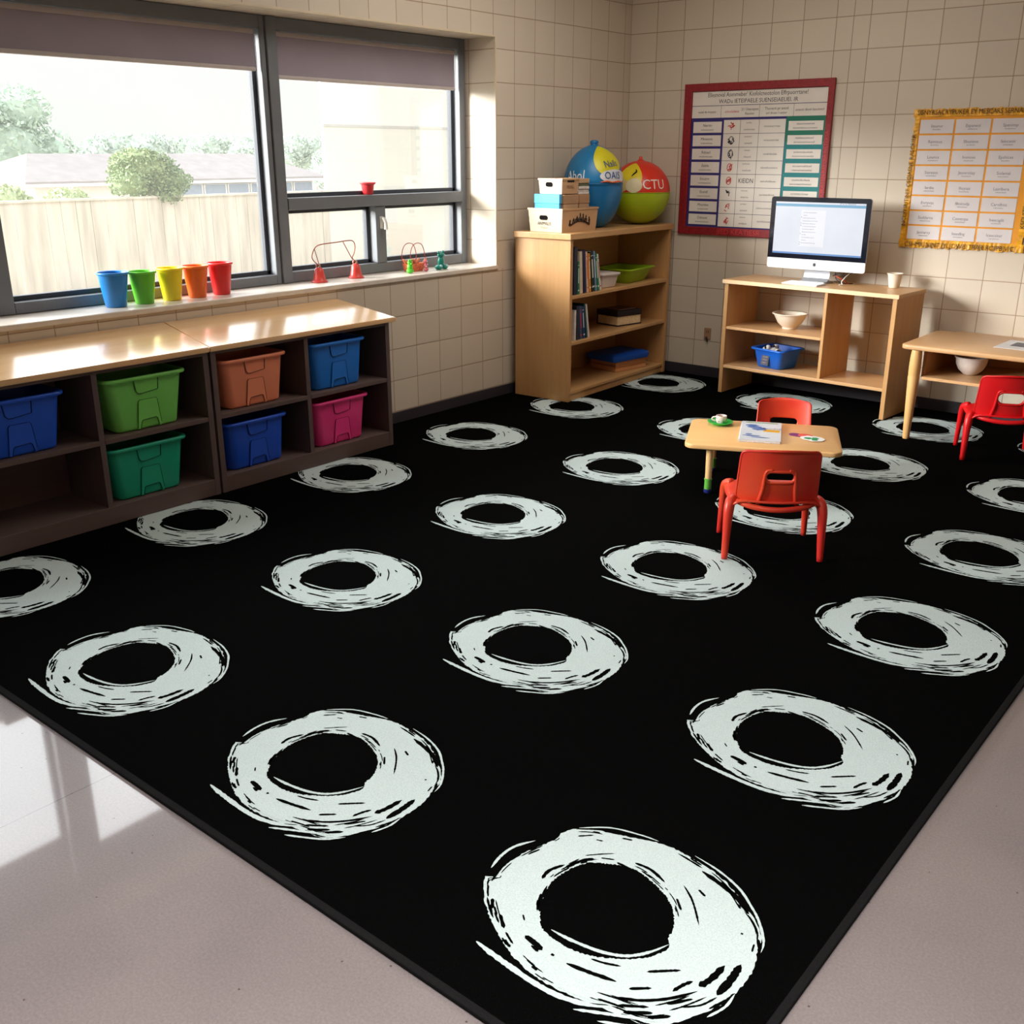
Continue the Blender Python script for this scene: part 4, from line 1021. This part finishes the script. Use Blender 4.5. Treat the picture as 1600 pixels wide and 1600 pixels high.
# ------------------------------------------------------------------ things on the window sill
ZW = WZ0+.03+.0005
for lab, rgb, x, y, r_, h in (('blue plastic cup, first from the left on the window sill', (28, 122, 196), -.15, -4.452, .079, .176),
    ('green plastic cup standing between the blue and the yellow one', (96, 190, 46), -.15, -4.288, .072, .168),
    ('yellow plastic cup in the middle of the five coloured cups', (236, 214, 30), -.152, -4.122, .071, .172),
    ('orange plastic cup between the yellow and the red one', (236, 110, 36), -.150, -3.966, .071, .172),
    ('red plastic cup at the right end of the five coloured cups', (224, 40, 42), -.152, -3.806, .070, .176)):
    t = vessel('plastic_cup', lab, 'cup', (x, y, ZW), [(0, 0), (r_*.60, 0), (r_*.66, .004), (r_*.94, h-.008), (r_*.91, h-.008), (r_*.6, .006), (0, .006)], plain(rgb, .35, .5, var=.03), 'coloured cups on the window sill', part='cup_body')
    bm = BM(); lathe(bm, [(r_*.93, h-.014), (r_*1.02, h-.011), (r_*1.03, h-.002), (r_*.99, h), (r_*.91, h-.003), (r_*.91, h-.010)], 40); obj('rim', bm, plain(tuple(min(255, int(c*1.05+8)) for c in rgb), .35, .5, var=.02), t, True)
t = vessel('small_pot', 'small red pot on the horizontal bar of the right window', 'pot', (XF-.035, -2.528, 1.4505), [(0, 0), (.030, 0), (.033, .003), (.042, .066), (.039, .066), (.028, .005), (0, .005)], plain((222, 56, 62), .4))
bm = BM(); lathe(bm, [(.041, .060), (.052, .068), (.054, .074), (.050, .076), (.040, .068)], 32); obj('rim', bm, plain((226, 70, 76), .4), t, True)
# pair of bells joined by bent wire
t = thing('bell_toy', 'pair of small red bells joined by a bent copper wire handle', 'bells', (-.17, -2.93, ZW))
BR_ = plain((206, 62, 54), .35, .5)
for y, nm in ((-.155, 0), (.145, 1)):
    bm = BM(); lathe(bm, [(0, .0), (.05, .0), (.052, .004), (.046, .008), (.038, .018), (.031, .05), (.026, .078), (.016, .088), (0, .090)], 28, (.0, y, 0)); b_ = obj('bell', bm, BR_, t, True, 50)
    bm = BM(); tube(bm, [(-.008, y-.006, .088), (-.010, y-.012, .10), (0, y-.004, .108), (.006, y+.006, .098), (0, y, .088)], .0045, 7); obj('wire_loop', bm, plain((196, 150, 130), .4), b_, True)
W_ = plain((176, 92, 72), .35, .4, metal=.5)
bm = BM(); tube(bm, [(0, -.155, .10), (0, -.195, .135), (0, -.200, .165), (0, -.175, .205), (0, -.13, .222), (0, 0, .228), (0, .07, .232), (0, .13, .228), (0, .148, .195), (0, .135, .15), (0, .12, .125), (0, .145, .10)], .0032, 7); tube(bm, [(0, -.180, .200), (0, -.165, .15), (0, -.150, .105)], .0026, 6); tube(bm, [(0, .05, .228), (0, .08, .18), (0, .12, .12), (0, .15, .105)], .0026, 6)
obj('wire_handle', bm, W_, t, True)
t = thing('toy_basket', 'small orange basket with two thin red loop handles on the sill', 'basket', (-.17, -2.268, ZW))
rr = random.Random(11); bm = BM()
loft(bm, [[(a*s_, b*s_*1.45, z) for a, b in rrect(.075, .11, .02)] for z, s_ in ((0, .8), (.004, .86), (.05, 1.05), (.052, 1.0), (.008, .8))]); obj('basket_body', bm, plain((216, 110, 72), .6, var=.35, scale=60), t, True, 40)
bm = BM()
for dx in (-.02, .02): tube(bm, [(dx, -.060+dx, .040), (dx, -.068+dx, .11), (dx, -.045+dx, .165), (dx, .0+dx, .182), (dx, .045+dx, .165), (dx, .068+dx, .10), (dx, .060+dx, .040)], .0026, 7)
obj('handle', bm, plain((190, 74, 60), .4), t, True)
bm = BM()
for k in range(9):
    y = rr.uniform(-.07, .07); x = rr.uniform(-.02, .02); a = rr.uniform(-1, 1)
    tube(bm, [(x, y, .03), (x+.01, y+.03*a, .06), (x+.012, y+.06*a, .078+.01*rr.random())], [.010, .012, .005], 7)
obj('wooden_pieces', bm, plain((224, 132, 96), .5, var=.3, scale=40), t, True)
def figure(label, rgb, x, y, blobs, eyes=None, spots=None):
    t = thing('toy_figurine', label, 'figurine', (x, y, ZW)); bm = BM()
    for bx_, by_, bz_, rx_, ry_, rz_ in blobs:
        M = at(bx_, by_, bz_) @ Matrix.Diagonal((rx_, ry_, rz_, 1)); bmesh.ops.create_uvsphere(bm, u_segments=16, v_segments=10, radius=1, matrix=M)
    obj('body', bm, plain(rgb, .35, .5), t, True)
    bm = BM()
    for bx_, by_, bz_, r_ in (spots or []): bmesh.ops.create_uvsphere(bm, u_segments=10, v_segments=7, radius=r_, matrix=at(bx_, by_, bz_))
    if spots: obj('markings', bm, plain(eyes, .4), t, True)
    return t
figure('small bright green frog-like figurine in front of the orange basket', (84, 196, 50), -.088, -2.385, [(0, 0, .016, .024, .026, .016), (0, 0, .040, .018, .020, .024), (0, 0, .068, .015, .017, .016), (.003, -.010, .082, .007, .007, .008), (.003, .010, .082, .007, .007, .008), (.016, .0, .062, .008, .009, .006)], (40, 90, 30), [(.015, -.009, .084, .003), (.015, .009, .084, .003)])
figure('tiny pink speckled figurine between the green and the teal ones', (196, 96, 110), -.09, -2.232, [(0, 0, .012, .016, .018, .012), (0, 0, .034, .010, .012, .024), (0, 0, .064, .012, .013, .013)], (230, 214, 224), [(.009, -.006, .034, .004), (.009, .006, .046, .004), (.01, .0, .066, .004), (.012, .008, .018, .004)])
teal = figure('teal rabbit-like figurine at the right end of the window sill', (14, 132, 116), -.10, -2.075, [(0, -.020, .014, .024, .020, .015), (0, .024, .014, .024, .020, .015), (0, 0, .045, .017, .020, .034), (0, 0, .085, .017, .023, .016), (0, -.018, .100, .007, .007, .010), (0, .016, .102, .007, .007, .010)], (170, 214, 220), [(.017, -.018, .022, .009), (.018, .026, .022, .009), (.014, .014, .086, .004)])
teal.scale = (1.2, 1.25, 1.12)

# ------------------------------------------------------------------ wall boards
def wtext(bm, s, size, x, z, y=-.03, sx=1.0, rot=0, mi=0): text_mesh(bm, s, size, Matrix.Translation((x, y, z)) @ WALLM @ Matrix.Rotation(rot, 4, 'Z'), mi=mi, sx=sx)
rr = random.Random(21)
def jumble(n, cap=False): return ''.join(rr.choice('aeioucnrsmtlevd') for _ in range(n)).capitalize() if cap else ''.join(rr.choice('aeiounrsmtlc') for _ in range(n))
PAPER = plain((228, 221, 213), .6, .2, var=.05, scale=4); BLACKI = plain((36, 32, 40), .7); GREYI = plain((72, 68, 80), .7)
t = thing('notice_board', 'wall chart in dark red frame with purple and green table columns', 'notice board', (1.105, -.002, 1.65))
def w(x0, x1, z0, z1, y0, y1, bm, mi=0, bev=0.0): box(bm, x0-1.105, x1-1.105, -y1+.002, -y0+.002, z0-1.65, z1-1.65, bev, mi=mi)
bm = BM(); w(.55, 1.66, 1.14, 2.16, .003, .008, bm); obj('backing', bm, plain((48, 40, 112), .7), t)
bm = BM(); w(.515, .580, 1.108, 2.19, .003, .024, bm, bev=.004); w(1.648, 1.693, 1.108, 2.19, .003, .024, bm, bev=.004); w(.575, 1.655, 2.136, 2.19, .003, .024, bm, bev=.004); w(.575, 1.655, 1.108, 1.166, .003, .024, bm, bev=.004)
fr = obj('frame', bm, plain((138, 22, 30), .5, var=.25, scale=60), t)
def lt(bm, s, size, x, z, y=.012, sx=1.0, rot=0): wtext(bm, s, size, x-1.105, z-1.65, -y+.002, sx, rot)
bm = BM(); lt(bm, 'JIED KEATIESR', .052, 1.04, 1.137, .0255, 1.1); obj('frame_lettering', bm, plain((206, 56, 58), .6), fr)
bm = BM(); lt(bm, 'ARSCIKATEN RSYOIA NSTERSA', .036, 1.67, 1.60, .0255, 1, PI/2); obj('side_lettering', bm, plain((206, 56, 58), .6), fr)
bm = BM(); w(1.352, 1.648, 1.166, 1.965, .008, .0095, bm); obj('green_column', bm, None or plain((10, 124, 128), .6), t)
bm = BM(); w(1.352, 1.648, 1.78, 1.965, .0095, .0102, bm); obj('green_column', bm, plain((12, 110, 88), .6), t)
bm = BM(); w(.582, 1.645, 2.037, 2.134, .008, .0105, bm); hd = obj('title_sheet', bm, PAPER, t)
bm = BM(); lt(bm, "Ellesnoval Asenmeber' Kiofolcneotolon Effrpuorrtane!", .042, 1.105, 2.108, .0112, .86); lt(bm, 'WADu IETEIPAELE SUENSEIAEUEI. IR', .040, 1.115, 2.062, .0112, .98); obj('title_lettering', bm, BLACKI, hd)
bm = BM(); w(.582, 1.645, 1.951, 2.033, .008, .0105, bm); w(.848-.023, .850-.023, 1.951, 2.033, .0105, .011, bm, 1); w(1.135, 1.137, 1.951, 2.033, .0105, .011, bm, 1); w(1.40, 1.402, 1.951, 2.033, .0105, .011, bm, 1)
hd = obj('heading_row', bm, [PAPER, GREYI], t)
bm = BM(); lt(bm, 'ousel de mopacn', .022, .71, 1.992, .0112); lt(bm, '21 Ueacepen', .026, 1.06, 2.005, .0112); lt(bm, 'Racsinn', .024, 1.06, 1.975, .0112); lt(bm, 'Thocerti pr anctil', .026, 1.27, 2.005, .0112); lt(bm, 'onl dinsan l oattor', .022, 1.27, 1.975, .0112); lt(bm, 'acteoni dlonil tlanotntnl', .022, 1.52, 1.992, .0112); obj('heading_lettering', bm, BLACKI, hd)
bm = BM(); lt(bm, 'omoluleca', .028, .915, 1.992, .0112); obj('red_lettering', bm, plain((190, 60, 60), .6), hd)
bm = BM(); w(.856, 1.348, 1.176, 1.934, .008, .0105, bm); mt = obj('table_sheet', bm, PAPER, t)
bm = BM(); rh = (1.934-1.176)/8
for k in range(1, 8): w(.856, 1.348, 1.176+rh*k-.0015, 1.176+rh*k+.0015, .0105, .0110, bm)
for x in (.992, 1.142): w(x-.0012, x+.0012, 1.176, 1.934, .0105, .0110, bm)
obj('grid_lines', bm, plain((74, 70, 90), .7), mt)
bm = BM(); blk = BM()
for k in range(8):
    zc = 1.934-rh*(k+.5)
    if k == 4: lt(blk, 'KIEIDN', .046, 1.067, zc, .0112, .85)
    else: lt(bm, jumble(7), .016, 1.06, zc+.026, .0112); lt(bm, jumble(9), .018, 1.065, zc-.02, .0112)
    lt(bm, jumble(16), .019, 1.245, zc, .0112)
    B_ = BM()
    cx_ = .925
    for q in range(7):
        a = rr.uniform(0, 6.28); r_ = rr.uniform(.006, .022); x0_, z0_ = cx_-1.105+r_*math.cos(a), zc-1.65+r_*1.2*math.sin(a)
        tube(B_, [(x0_, -.0092, z0_), (x0_+rr.uniform(-.016, .016), -.0092, z0_+rr.uniform(-.016, .016)), (x0_+rr.uniform(-.018, .018), -.0092, z0_+rr.uniform(-.018, .018))], .0028, 5, smooth_n=2)
    if k in (1, 2, 3, 4):
        tube(B_, [(cx_-1.105+.024*math.cos(a_)*.8, -.0092, zc-1.65+.027*math.sin(a_)) for a_ in [2*PI*i/14 for i in range(15)]], .0026, 5, smooth_n=0)
    obj('black_doodle' if k in (1, 2, 5) else 'red_doodle', B_, BLACKI if k in (1, 2, 5) else plain((200, 48, 44), .6), mt)
obj('table_lettering', bm, GREYI, mt); obj('bold_lettering', blk, BLACKI, mt)
for k in range(8):
    z1 = 1.934-rh*k-.010; z0 = z1-rh+.018
    bm = BM(); w(.600, .838, z0, z1, .008, .0110, bm); c_ = obj('purple_column_card', bm, PAPER, t)
    bm = BM(); lt(bm, jumble(6, True), .028, .72, (z0+z1)/2+.012, .0117); lt(bm, jumble(15), .016, .72, (z0+z1)/2-.018, .0117); obj('card_lettering', bm, BLACKI, c_)
    bm = BM(); w(1.372, 1.632, z0+.008, z1-.006, .0103, .0125, bm); c_ = obj('green_column_card', bm, PAPER, t)
    bm = BM(); lt(bm, jumble(17), .020, 1.50, (z0+z1)/2+.014, .0132); lt(bm, jumble(22), .018, 1.50, (z0+z1)/2-.014, .0132); obj('card_lettering', bm, GREYI, c_)

t = thing('notice_board', 'wall board with crinkled golden border and rows of white cards', 'notice board', (2.65, -.002, 1.54))
GOLD = plain((226, 160, 30), .4, .5, var=.38, scale=22); GOLD2 = plain((226, 152, 44), .55, .3, var=.1)
def w2_(x0, x1, z0, z1, y0, y1, bm, mi=0, bev=0.0): box(bm, x0-2.65, x1-2.65, -y1+.002, -y0+.002, z0-1.54, z1-1.54, bev, mi=mi)
bm = BM(); w2_(2.275, 3.025, 1.115, 1.965, .0004, .010, bm); obj('backing', bm, GOLD2, t)
# crinkled border strips
bm = BM()
def strip(a, b, wd, horiz, inner):
    n = 60; L1 = []; L2 = []
    for k in range(n+1):
        f = k/n; j = rr.uniform(-.006, .006); d = rr.uniform(.010, .020)
        if horiz: p = (a[0]+(b[0]-a[0])*f, a[1]+j); q_ = (p[0], a[1]+inner)
        else: p = (a[0]+j, a[1]+(b[1]-a[1])*f); q_ = (a[0]+inner, p[1])
        L1.append(bm.verts.new((p[0]-2.65, -d*.7, p[1]-1.54))); L2.append(bm.verts.new((q_[0]-2.65, -rr.uniform(.010, .014), q_[1]-1.54)))
        if k: bm.faces.new((L1[k-1], L1[k], L2[k], L2[k-1]))
    for k in range(n):   # little side wall to the board
        pass
strip((2.252, 1.972), (3.048, 1.972), 0, True, -.045); strip((2.252, 1.102), (3.048, 1.092), 0, True, .05)
strip((2.260, 1.10), (2.260, 1.975), 0, False, .034); strip((3.040, 1.10), (3.040, 1.975), 0, False, -.036)
bd = obj('crinkled_border', bm, GOLD, t)
bd.modifiers.new('solid', 'SOLIDIFY').thickness = .003
bm = BM()
def l2(s, size, x, z, sx=1, rot=0): wtext(bm, s, size, x-2.65, z-1.54, -.0195, sx, rot)
for a_ in (('CSHMIUNINT IYLIOWIS TRAR ROIPBIVIC', .044, 2.645, 1.120, .88), ('SGNYRSACRYPUKER EY MESCARS SERNAPTESO', .041, 2.65, 1.952, .86), ('NCLYI IRITINIE CSCIASNE RASCRIER', .036, 2.272, 1.53, 1, PI/2), ('KSCUITIHEMUN RSIAIE NAFCSETOI', .036, 3.024, 1.53, 1, PI/2)):
    bm = BM(); l2(*a_); obj('border_lettering', bm, plain((44, 22, 6), .7), bd)
words_ = 'Imunor Espaneol Speninsp Ramteus Ilbustens Ieincenir Lounce Inonoss Epshices Sieresso Jeonrctiay Siolanial Iardiu Iliuysas Lasribera Enriyvas Ilbsicudp Carolbiss Soddarna Cxsntopa Iveecigilt Jannarcy Isaedlng Iceacsiter'.split()
for k in range(8):
    for c in range(3):
        x0 = 2.302+.2255*c; z1 = 1.908-.0955*k
        bm = BM(); w2_(x0, x0+.213, z1-.084, z1, .010, .0125, bm); cd = obj('name_card', bm, plain((214, 208, 210), .55, .3, var=.03), t)
        bm = BM(); wtext(bm, words_[k*3+c], .026, x0+.108-2.65, z1-.040-1.54, -.0112); wtext(bm, jumble(11), .013, x0+.108-2.65, z1-.060-1.54, -.0112); obj('card_lettering', bm, plain((104, 104, 116), .7), cd)
t = thing('wall_outlet', 'brownish wall outlet low on the tiled wall beside the desk', 'outlet', (.826, -.001, .352))
bm = BM(); box(bm, -.03, .03, -.007, 0, -.045, .045, .003); obj('cover_plate', bm, plain((164, 128, 98), .5), t)
bm = BM(); box(bm, -.010, -.006, -.0078, -.0068, .006, .024); box(bm, .006, .010, -.0078, -.0068, .006, .024); obj('socket_slot', bm, plain((60, 40, 30), .7), t)
bm = BM(); tube(bm, [(-.004, -.012, -.028), (.004, -.02, -.04), (.012, -.014, -.062)], [.009, .008, .003], 8); obj('plug', bm, plain((50, 32, 24), .6), t, True)

# ------------------------------------------------------------------ outside the window
bm = BM()
P = [(-.4, 0), (-9, 0.0), (-14, -.8), (-22, -1.9), (-60, -1.9), (-60, -2.2), (-.4, -2.2)]
loft(bm, [[(a, -25, b) for a, b in P], [(a, 80, b) for a, b in P]]); g = struct('ground', bm, plain((196, 190, 172), .9, .1, var=.15, scale=1))
FW = new_mat('weathered_fence_boards'); m, nt, b, o = FW
mp = nt.nodes.new('ShaderNodeMapping'); nt.links.new(ocoord(nt), mp.inputs[0]); mp.inputs['Scale'].default_value = (3, 5, .5)
n = nz(nt, 1.6, 5, mp.outputs[0]); r_ = ramp(nt, n.outputs['Fac'], [(.3, lin((176, 168, 158))), (.6, lin((206, 198, 188)))])
nt.links.new(r_.outputs[0], b.inputs['Base Color']); b.inputs['Roughness'].default_value = .9; FW = m
t = thing('board_fence', 'pale weathered board fence outside the window', 'fence', (-8, -2, 0))
bm = BM(); rr = random.Random(5); y = -7.0
while y < 5.74-.02:
    wd = rr.choice((.19, .2, .21, .4)); wd = min(wd, 5.74-y)
    box(bm, -.02+rr.uniform(-.004, .004), .0, y, y+wd-.008, .02, 1.135, 0); y += wd
obj('boards', bm, FW, t)
bm = BM(); box(bm, -.05, .03, -7.0, 5.74, 1.135, 1.165, .004); obj('cap_rail', bm, FW, t)
for yy in (-6.5, -4.5, -2.5, -.5, 1.5, 3.5, 5.6):
    bm = BM(); box(bm, -.11, -.02, yy-.045, yy+.045, 0, 1.13, .004); obj('post', bm, FW, t)
# neighbour's plain white wall
t = thing('white_building', 'plain white building close behind the fence, seen through the right window', 'building', (-9.5, 8, 0))
WH = plain((212, 210, 204), .9, .1, var=.03, scale=.6)
foot = lambda o: [(1.45+o, -4.25-o), (1.45+o, 12), (-7, 12), (-7, 2.9-o)]
bm = BM(); prism(bm, foot(0), 'z', -.3, 2.09); obj('wall', bm, WH, t)
bm = BM(); prism(bm, foot(.012), 'z', 2.09, 2.125); obj('ledge', bm, plain((184, 182, 180), .9), t)
bm = BM(); prism(bm, foot(0), 'z', 2.125, 4.6); obj('upper_wall', bm, plain((222, 220, 215), .9, .1, var=.03, scale=.6), t)
# house with hipped grey roof
t = thing('house', 'low house with long grey hipped roof beyond the fence', 'house', (-27.5, 12.75, -1.9))
bm = BM(); box(bm, -2.2, 2.2, -5.1, 5.1, 0, 2.72); obj('wall', bm, plain((196, 188, 184), .9), t)
bm = BM(); e = [(-2.6, -5.55), (2.6, -5.55), (2.6, 5.55), (-2.6, 5.55)]
b0 = [bm.verts.new((a, c, 2.72)) for a, c in e]; b1 = [bm.verts.new((a, c, 2.84)) for a, c in e]; r0 = bm.verts.new((0, -4.1, 3.60)); r1 = bm.verts.new((0, 4.1, 3.60))
for k in range(4): bm.faces.new((b0[k], b0[(k+1) % 4], b1[(k+1) % 4], b1[k]))
bm.faces.new(b0[::-1]); bm.faces.new((b1[0], b1[1], r0)); bm.faces.new((b1[1], b1[2], r1, r0)); bm.faces.new((b1[2], b1[3], r1)); bm.faces.new((b1[3], b1[0], r0, r1))
obj('roof', bm, plain((138, 133, 134), .9, .1, var=.08, scale=3), t)
bm = BM(); box(bm, 2.56, 2.66, -5.6, 5.6, 2.70, 2.78); obj('gutter', bm, plain((222, 220, 220), .8), t)
for k in range(6):
    y0 = -.4+.92*k
    bm = BM(); box(bm, 2.2, 2.26, y0, y0+.86, 2.3, 2.66); wd_ = obj('window', bm, plain((206, 206, 210), .7), t)
    bm = BM(); box(bm, 2.262, 2.27, y0+.04, y0+.82, 2.33, 2.64); obj('pane', bm, plain((126, 138, 158), .5), wd_)
# trees, shrubs
def leaves(bm, blobs, n, size, rnd):
    tot = sum(b_[3]*b_[4]*b_[5] for b_ in blobs)
    for cx_, cy_, cz_, rx_, ry_, rz_ in blobs:
        for _ in range(int(n*rx_*ry_*rz_/tot)):
            while True:
                v = Vector((rnd.uniform(-1, 1), rnd.uniform(-1, 1), rnd.uniform(-1, 1)))
                if .25 < v.length < 1: break
            p = Vector((cx_+v.x*rx_, cy_+v.y*ry_, cz_+v.z*rz_))
            a = Vector((rnd.uniform(-1, 1), rnd.uniform(-1, 1), rnd.uniform(-1, 1))).normalized(); c_ = a.cross(Vector((rnd.uniform(-1, 1), rnd.uniform(-1, 1), rnd.uniform(-1, 1)))).normalized()
            s_ = size*rnd.uniform(.6, 1.3)
            q = [bm.verts.new(p+a*s_), bm.verts.new(p+c_*s_*.5), bm.verts.new(p-a*s_), bm.verts.new(p-c_*s_*.5)]
            bm.faces.new(q)
def core(bm, blobs, f=.72):
    for cx_, cy_, cz_, rx_, ry_, rz_ in blobs:
        if rx_ < .2: continue
        bmesh.ops.create_icosphere(bm, subdivisions=2, radius=1, matrix=at(cx_, cy_, cz_) @ Matrix.Diagonal((rx_*f, ry_*f, rz_*f, 1)))
FAR = leaf_mat((176, 190, 182), (190, 202, 192), 'hazy_far_leaves'); MID = leaf_mat((162, 182, 168), (180, 197, 180), 'hazy_mid_leaves'); NEAR = leaf_mat((92, 118, 90), (166, 178, 132), 'near_leaves'); BARK = plain((150, 140, 128), .9)  # FAR and MID carry aerial haze in their pale colours
NEARC = leaf_mat((92, 116, 88), (128, 150, 110), 'near_leaves_inner')
def tree(label, x, y, zbase, blobs, n, size, ml, seed, group='trees beyond the fence', name='tree', cat='tree', inner=None):
    t = thing(name, label, cat, (x, y, zbase), 0, group); rnd = random.Random(seed)
    bm = BM(); leaves(bm, blobs, n, size, rnd); core(bm, blobs); obj('foliage', bm, ml, t)
    zt_ = max(b_[2] for b_ in blobs)
    bm = BM(); tube(bm, [(0, 0, 0), (.05, .03, zt_*.5), (0, 0, zt_)], [.16*max(.2, blobs[0][3]/2.5), .11*max(.2, blobs[0][3]/2.5), .04], 8); obj('trunk', bm, BARK, t, True)
    return t
G0 = -1.9
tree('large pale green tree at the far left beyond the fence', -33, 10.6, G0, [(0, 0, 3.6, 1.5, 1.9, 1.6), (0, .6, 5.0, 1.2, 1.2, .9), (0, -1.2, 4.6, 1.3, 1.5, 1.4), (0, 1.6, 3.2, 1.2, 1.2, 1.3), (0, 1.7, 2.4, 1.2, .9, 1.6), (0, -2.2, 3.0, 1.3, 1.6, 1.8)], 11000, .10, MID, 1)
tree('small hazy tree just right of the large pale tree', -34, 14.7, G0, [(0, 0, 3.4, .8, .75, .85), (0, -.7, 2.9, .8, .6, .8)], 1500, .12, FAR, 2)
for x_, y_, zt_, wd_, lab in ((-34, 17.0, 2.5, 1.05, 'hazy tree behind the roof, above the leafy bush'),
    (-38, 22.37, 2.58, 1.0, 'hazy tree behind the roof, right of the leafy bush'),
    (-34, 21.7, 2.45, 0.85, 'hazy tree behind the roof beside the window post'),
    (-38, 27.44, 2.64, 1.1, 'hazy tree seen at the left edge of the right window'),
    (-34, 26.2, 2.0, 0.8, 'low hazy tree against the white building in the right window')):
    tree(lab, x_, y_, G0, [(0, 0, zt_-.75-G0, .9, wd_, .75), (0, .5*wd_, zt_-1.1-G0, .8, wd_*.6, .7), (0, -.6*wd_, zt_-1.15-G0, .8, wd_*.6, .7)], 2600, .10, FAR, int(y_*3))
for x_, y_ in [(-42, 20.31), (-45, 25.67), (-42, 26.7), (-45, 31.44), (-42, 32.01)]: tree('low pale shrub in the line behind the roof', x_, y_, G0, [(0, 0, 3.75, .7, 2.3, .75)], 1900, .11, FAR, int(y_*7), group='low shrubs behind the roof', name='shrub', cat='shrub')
tree('leafy bush drooping over the fence top in the left window', -8.3, .78, 0, [(0, 0, 1.48, .42, .50, .28), (.1, .18, 1.34, .35, .46, .22), (.1, -.28, 1.33, .32, .32, .20), (.36, .14, 1.18, .12, .20, .14), (.37, .16, 1.20, .10, .16, .12), (0, -.1, 1.62, .3, .36, .16)], 7500, .027, NEAR, 31, name='bush', cat='bush', group='bushes along the fence')
for y_, w_, h_, lab in ((-1.95, .42, 1.30, 'pale low bush behind the fence at its far left'), (-.98, .36, 1.33, 'low bush behind the fence under the big tree'), (-.12, .32, 1.27, 'low yellowish bush behind the fence before the leafy one')):
    tree(lab, -8.75, y_, 0, [(0, 0, h_-.22, .3, w_, .24), (0, .2, h_-.3, .3, w_*.7, .2)], 1500, .034, leaf_mat((160, 176, 140), (192, 200, 164), 'pale_bush_leaves'), int(y_*10)+40, name='bush', cat='bush', group='bushes along the fence')

# ------------------------------------------------------------------ light
wd = bpy.data.worlds.new('world'); bpy.context.scene.world = wd; wd.use_nodes = True
nt = wd.node_tree; bg = nt.nodes['Background']
tc = nt.nodes.new('ShaderNodeTexCoord'); sp = nt.nodes.new('ShaderNodeSeparateXYZ'); nt.links.new(tc.outputs['Generated'], sp.inputs[0])
rp = ramp(nt, sp.outputs[2], [(.0, (.86, .85, .82, 1)), (.35, (.90, .91, .93, 1)), ])
nt.links.new(rp.outputs[0], bg.inputs[0]); bg.inputs[1].default_value = 1.06
def lamp(name, kind, loc, energy, color, rot=None, **k):
    l = bpy.data.lights.new(name, kind); l.energy = energy; l.color = color
    for a, v in k.items(): setattr(l, a, v)
    o_ = bpy.data.objects.new(name, l); C.objects.link(o_); o_.location = loc
    if rot is not None: o_.rotation_euler = rot
    return o_
d = Vector((1, 1.25, -.46))
sun = lamp('daylight_sun', 'SUN', (-6, -8, 6), 17, (1.0, .965, .92), d.to_track_quat('-Z', 'Y').to_euler(), angle=R(28))
d3 = Vector((1, .25, -.85))
lamp('sky_fill', 'SUN', (-6, -4, 8), 7.5, (.95, .97, 1.0), d3.to_track_quat('-Z', 'Y').to_euler(), angle=R(115))  # added extra sun, soft as sky, to brighten sill and worktop
d2 = Vector((-1, .25, -.9))
lamp('outdoor_fill', 'SUN', (2, -8, 9), 1.75, (1.0, .97, .92), d2.to_track_quat('-Z', 'Y').to_euler(), angle=R(40))  # added sun from the room side, lifts fence, trees and neighbour wall
lamp('ceiling_fill', 'AREA', (4.7, -7.0, 3.15), 126, (1, .95, .90), (0, 0, 0), size=2.6, size_y=2.6, shape='RECTANGLE', spread=R(115))  # added fill above the camera end, no fixture built
lamp('ceiling_fill', 'AREA', (1.7, -2.3, 3.15), 50, (1, .93, .85), (0, 0, 0), size=1.8, size_y=1.8, shape='RECTANGLE')  # added warm fill for the far walls, no fixture built
sc = bpy.context.scene
sc.view_settings.view_transform = 'Standard'; sc.view_settings.look = 'None'; sc.view_settings.exposure = 0; sc.view_settings.gamma = 1
sc.cycles.max_bounces = 8; sc.cycles.transparent_max_bounces = 12; sc.cycles.caustics_reflective = False; sc.cycles.caustics_refractive = False
sc.cycles.sample_clamp_indirect = 6
